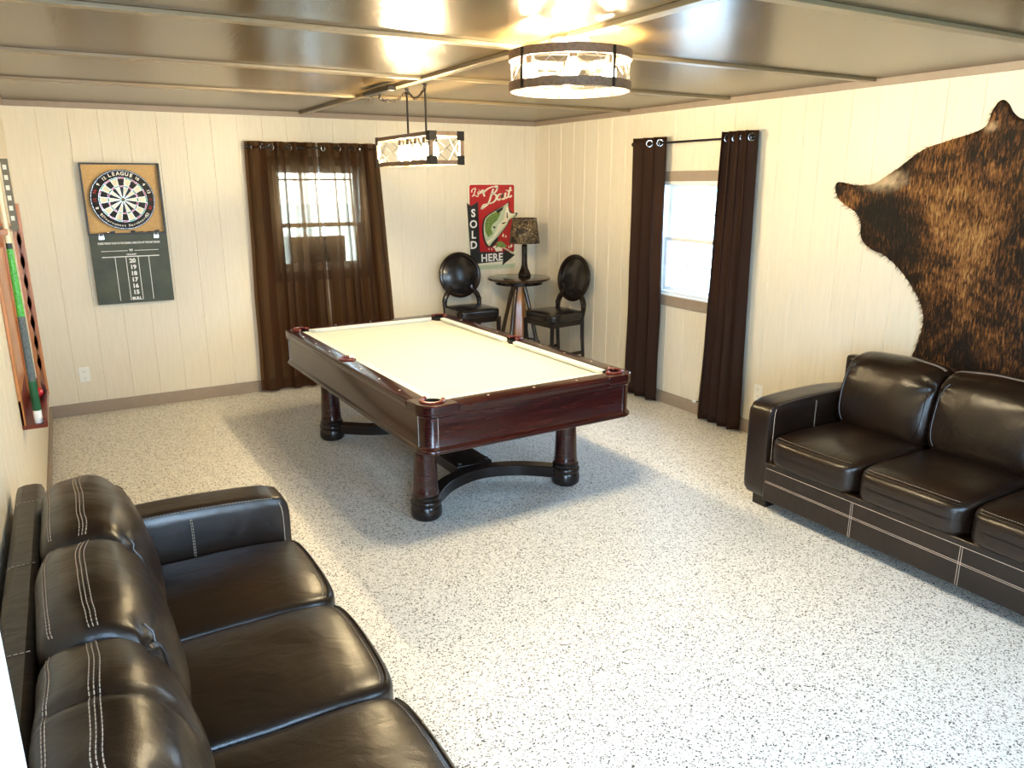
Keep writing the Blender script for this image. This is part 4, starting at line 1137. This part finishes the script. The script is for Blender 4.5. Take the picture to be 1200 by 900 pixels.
for sy in (-1, 1):
    for q in (1, -1):
        m.bar((q * (hx - t), sy * (hy - .006), za + t), (-q * (hx - t), sy * (hy - .006), zb - t), wr * 1.6)
        m.bar((q * (hx - t), sy * (hy - .006), (za + zb) / 2 + .0), (0, sy * (hy - .006), (zb - t if q > 0 else za + t)), wr * 1.3)
m.build('wire_cross', 'blackmetal', pl)
for i in range(5):
    y = -.26 + i * .13
    m = MB(); m.lathe([(.018, zb - .055), (.020, zb - .05), (.020, zb - .012), (.008, zb - .006)], 14, (0, y, 0)); s_ = m.build('socket', 'blackmetal', pl)
    m = MB(); m.lathe([(.002, zb - .150), (.014, zb - .146), (.024, zb - .132), (.028, zb - .115), (.026, zb - .095), (.018, zb - .075), (.013, zb - .056)], 14, (0, y, 0)); m.build('bulb', 'bulb', pl)
for y in (4.775 - pcy, 4.49 - pcy):
    MB().tube([(0, y, zb), (0, y, -.035)], .0065, 10).build('rod', 'blackmetal', pl)
    m = MB(); m.torus((0, y, -.025), .012, .003, 'X', 16, 6); m.lathe([(.014, -.016), (.014, -.008), (.005, -.004)], 12, (0, y, 0)); m.build('ceiling_hook', 'blackmetal', pl)
m = MB(); m.box(-.215, -.155, -.08, .36, -.048, -.0165); m.build('canopy', 'blackmetal', pl, bevel=.006)
MB().torus((-.185, .30, -.060), .013, .003, 'X', 16, 6).build('canopy_hook', 'steel', pl)
cp = smoothpath([(-.185, .12, -.052), (-.15, .20, -.075), (-.06, .18, -.078), (0, 4.775 - pcy, -.030), (.0, .02, -.075), (0, -.07, -.065), (0, 4.49 - pcy, -.026)], 10)
m = MB(); acc = 0; kk = 0
for a, b in zip(cp, cp[1:]):
    acc += (b - a).length
    if acc > .017:
        acc = 0; kk += 1; tdir = (b - a).normalized(); q = tdir.to_track_quat('X', 'Z').to_matrix().to_4x4()
        pts = [(Matrix.Translation(a) @ q @ Matrix.Rotation(kk % 2 * PI / 2, 4, 'X')) @ Vector((.014 * math.cos(g), .008 * math.sin(g), 0)) for g in [2 * PI * j / 12 for j in range(12)]]
        m.tube(pts, .0022, 5, closed=True)
m.build('chain', 'blackmetal', pl)
MB().tube([p + Vector((.004 * math.sin(i * .7), 0, -.004 + .006 * math.cos(i * .7))) for i, p in enumerate(cp)], .0028, 6).build('cord', 'blackmetal', pl)

# ------------------------------------------------------------------ drum ceiling light
DXc, DYc, DRr = 1.92, 2.83, .257
dl = thing('ceiling_light', 'round drum ceiling light with brown bands and crossed wires, glowing bulbs inside', 'ceiling light', (DXc, DYc, ZC))
MB().lathe([(.085, -.0005), (.088, -.012), (.080, -.028), (.012, -.034), (.012, -.06)], 32).build('canopy', 'steel', dl)
def band(z0, z1, name):
    m = MB(); m.lathe([(DRr, z0), (DRr, z1), (DRr - .008, z1), (DRr - .008, z0), (DRr, z0)], 72, cap=False); m.build(name, 'fixwood', dl)
band(-.095, -.060, 'top_band'); band(-.215, -.180, 'bottom_band')
for k in range(4):
    a = PI / 2 * k + .14; m = MB(); mt_ = Matrix.Rotation(a, 4, 'Z'); m.box(DRr - .006, DRr + .003, -.007, .007, -.214, -.061, mt_); m.build('upright', 'blackmetal', dl)
m = MB()
for k in range(24):
    for q in (1, -1):
        a = 2 * PI * k / 24; b = a + q * 2 * PI / 14
        pts = [((DRr - .009) * math.cos(a + (b - a) * t), (DRr - .009) * math.sin(a + (b - a) * t), -.18 + .085 * t) for t in [i / 4 for i in range(5)]]
        m.tube(pts, .0013, 4)
m.build('wire_lattice', 'steel', dl)
m = MB()
for k in range(-6, 7):
    if abs(k) > 4: continue
    c = k * .058; h = math.sqrt(max(0, (DRr - .01) ** 2 - c * c))
    for rot in (0.4, 0.4 + PI / 3, .4 + 2 * PI / 3):
        R_ = Matrix.Rotation(rot, 3, 'Z'); m.bar(R_ @ Vector((c, -h, -.208)), R_ @ Vector((c, h, -.208)), .003, .003)
m.build('bottom_lattice', 'blackmetal', dl)
MB().lathe([(DRr - .011, -.2110), (.001, -.2105)], 48, cap=False).build('glass_disc', 'seedglass', dl)
MB().lathe([(DRr - .010, -.1795), (DRr - .010, -.0955)], 72, cap=False).build('glass_drum', 'seedglass', dl)
m = MB()
for k in range(4):
    a = PI / 2 * k - PI / 6; m.bar((0, 0, -.062), (.165 * math.cos(a), .165 * math.sin(a), -.068), .010)
    MB().lathe([(.018, -.105), (.020, -.07), (.01, -.062)], 14, (.165 * math.cos(a), .165 * math.sin(a), 0)).build('socket', 'blackmetal', dl)
for k in range(3):
    a = 2 * PI * k / 3 + .62; m.bar((0, 0, -.065), ((DRr - .006) * math.cos(a), (DRr - .006) * math.sin(a), -.068), .006)
m.build('socket_arms', 'blackmetal', dl)
for k in range(4):
    a = PI / 2 * k - PI / 6
    m = MB(); m.lathe([(.002, -.172), (.016, -.168), (.027, -.155), (.030, -.14), (.027, -.124), (.018, -.112), (.013, -.104)], 14, (.165 * math.cos(a), .165 * math.sin(a), 0)); m.build('bulb', 'bulb2', dl)

# ------------------------------------------------------------------ outside
tag(MB().box(-60, 80, -60, 90, -.75, -.60).build('ground', 'ground', smooth=False), kind='structure')
fb = thing('distant_shed', 'tiny teal-roofed shed far outside the right wall window', 'shed', (44, 47, -.6))
MB().box(-2, 2, -3, 3, 0, 1.7).build('shed_wall', 'farwall', fb)
MB().prism([(-2.4, 1.7), (2.4, 1.7), (0, 2.9)], -3.3, 3.3, Matrix(((1, 0, 0, 0), (0, 0, 1, 0), (0, 1, 0, 0), (0, 0, 0, 1)))).build('shed_roof', 'teal', fb)

# ------------------------------------------------------------------ light
w = bpy.data.worlds.new('sky'); sc.world = w; w.use_nodes = True; nt = w.node_tree; nt.nodes.clear()
o = N(nt, 'ShaderNodeOutputWorld'); bg = N(nt, 'ShaderNodeBackground')
tc = N(nt, 'ShaderNodeTexCoord'); sp = N(nt, 'ShaderNodeSeparateXYZ'); link(nt, tc, 'Generated', sp, 'Vector')
rp = ramp(nt, [(0.0, (0.66, 0.79, 0.92)), (0.5, (0.66, 0.83, 1.0)), (0.62, (0.50, 0.74, 1.0)), (1.0, (0.34, 0.60, 1.0))])
mr = N(nt, 'ShaderNodeMapRange'); mr.inputs['From Min'].default_value = -1; link(nt, sp, 'Z', mr, 'Value'); link(nt, mr, 'Result', rp, 'Fac')
link(nt, rp, 'Color', bg, 'Color'); bg.inputs['Strength'].default_value = 17.5
nt.links.new(bg.outputs[0], o.inputs[0])
def portal(loc, rot, sx, sy):
    l = bpy.data.lights.new('daylight_opening', 'AREA'); l.shape = 'RECTANGLE'; l.size = sx; l.size_y = sy; l.cycles.is_portal = True
    ob = bpy.data.objects.new('daylight_opening', l); COL.objects.link(ob); ob.location = loc; ob.rotation_euler = rot
portal(((WB[0] + WB[1]) / 2, YB + .14, (WB[2] + WB[3]) / 2), (-PI / 2, 0, 0), .8, .91)
portal((XR + .14, (WR[0] + WR[1]) / 2, (WR[2] + WR[3]) / 2), (0, PI / 2, 0), .91, .85)
portal(((DR[0] + DR[1]) / 2, YF - .14, 1.02), (PI / 2, 0, 0), .9, 2.04)
portal(((WF[0] + WF[1]) / 2, YF - .14, 1.45), (PI / 2, 0, 0), 1.4, 1.0)

# ------------------------------------------------------------------ camera
cd = bpy.data.cameras.new('camera'); cam = bpy.data.objects.new('camera', cd); COL.objects.link(cam)
f_px = 890.6; cd.sensor_width = 36; cd.sensor_fit = 'HORIZONTAL'; cd.lens = f_px / 1200 * 36; cd.clip_start = .01
p, y, r = 0.25986432, 0.52447627, -0.00159044
Fv = Vector((math.sin(y) * math.cos(p), math.cos(y) * math.cos(p), -math.sin(p))); Rt = Vector((math.cos(y), -math.sin(y), 0)); Up = Rt.cross(Fv)
c, s = math.cos(r), math.sin(r); X = c * Rt + s * Up; Y = -s * Rt + c * Up
cam.matrix_world = Matrix(((X.x, Y.x, -Fv.x, 0), (X.y, Y.y, -Fv.y, 0), (X.z, Y.z, -Fv.z, 1.82), (0, 0, 0, 1)))
sc.camera = cam
vs = sc.view_settings; vs.view_transform = 'Standard'; vs.look = 'None'; vs.gamma = 1; vs.use_curve_mapping = False; vs.exposure = 0.68
sc.cycles.use_denoising = True
sc.cycles.max_bounces = 10; sc.cycles.diffuse_bounces = 5; sc.cycles.glossy_bounces = 4; sc.cycles.transparent_max_bounces = 16
sc.cycles.sample_clamp_indirect = 8; sc.cycles.caustics_reflective = False; sc.cycles.caustics_refractive = False
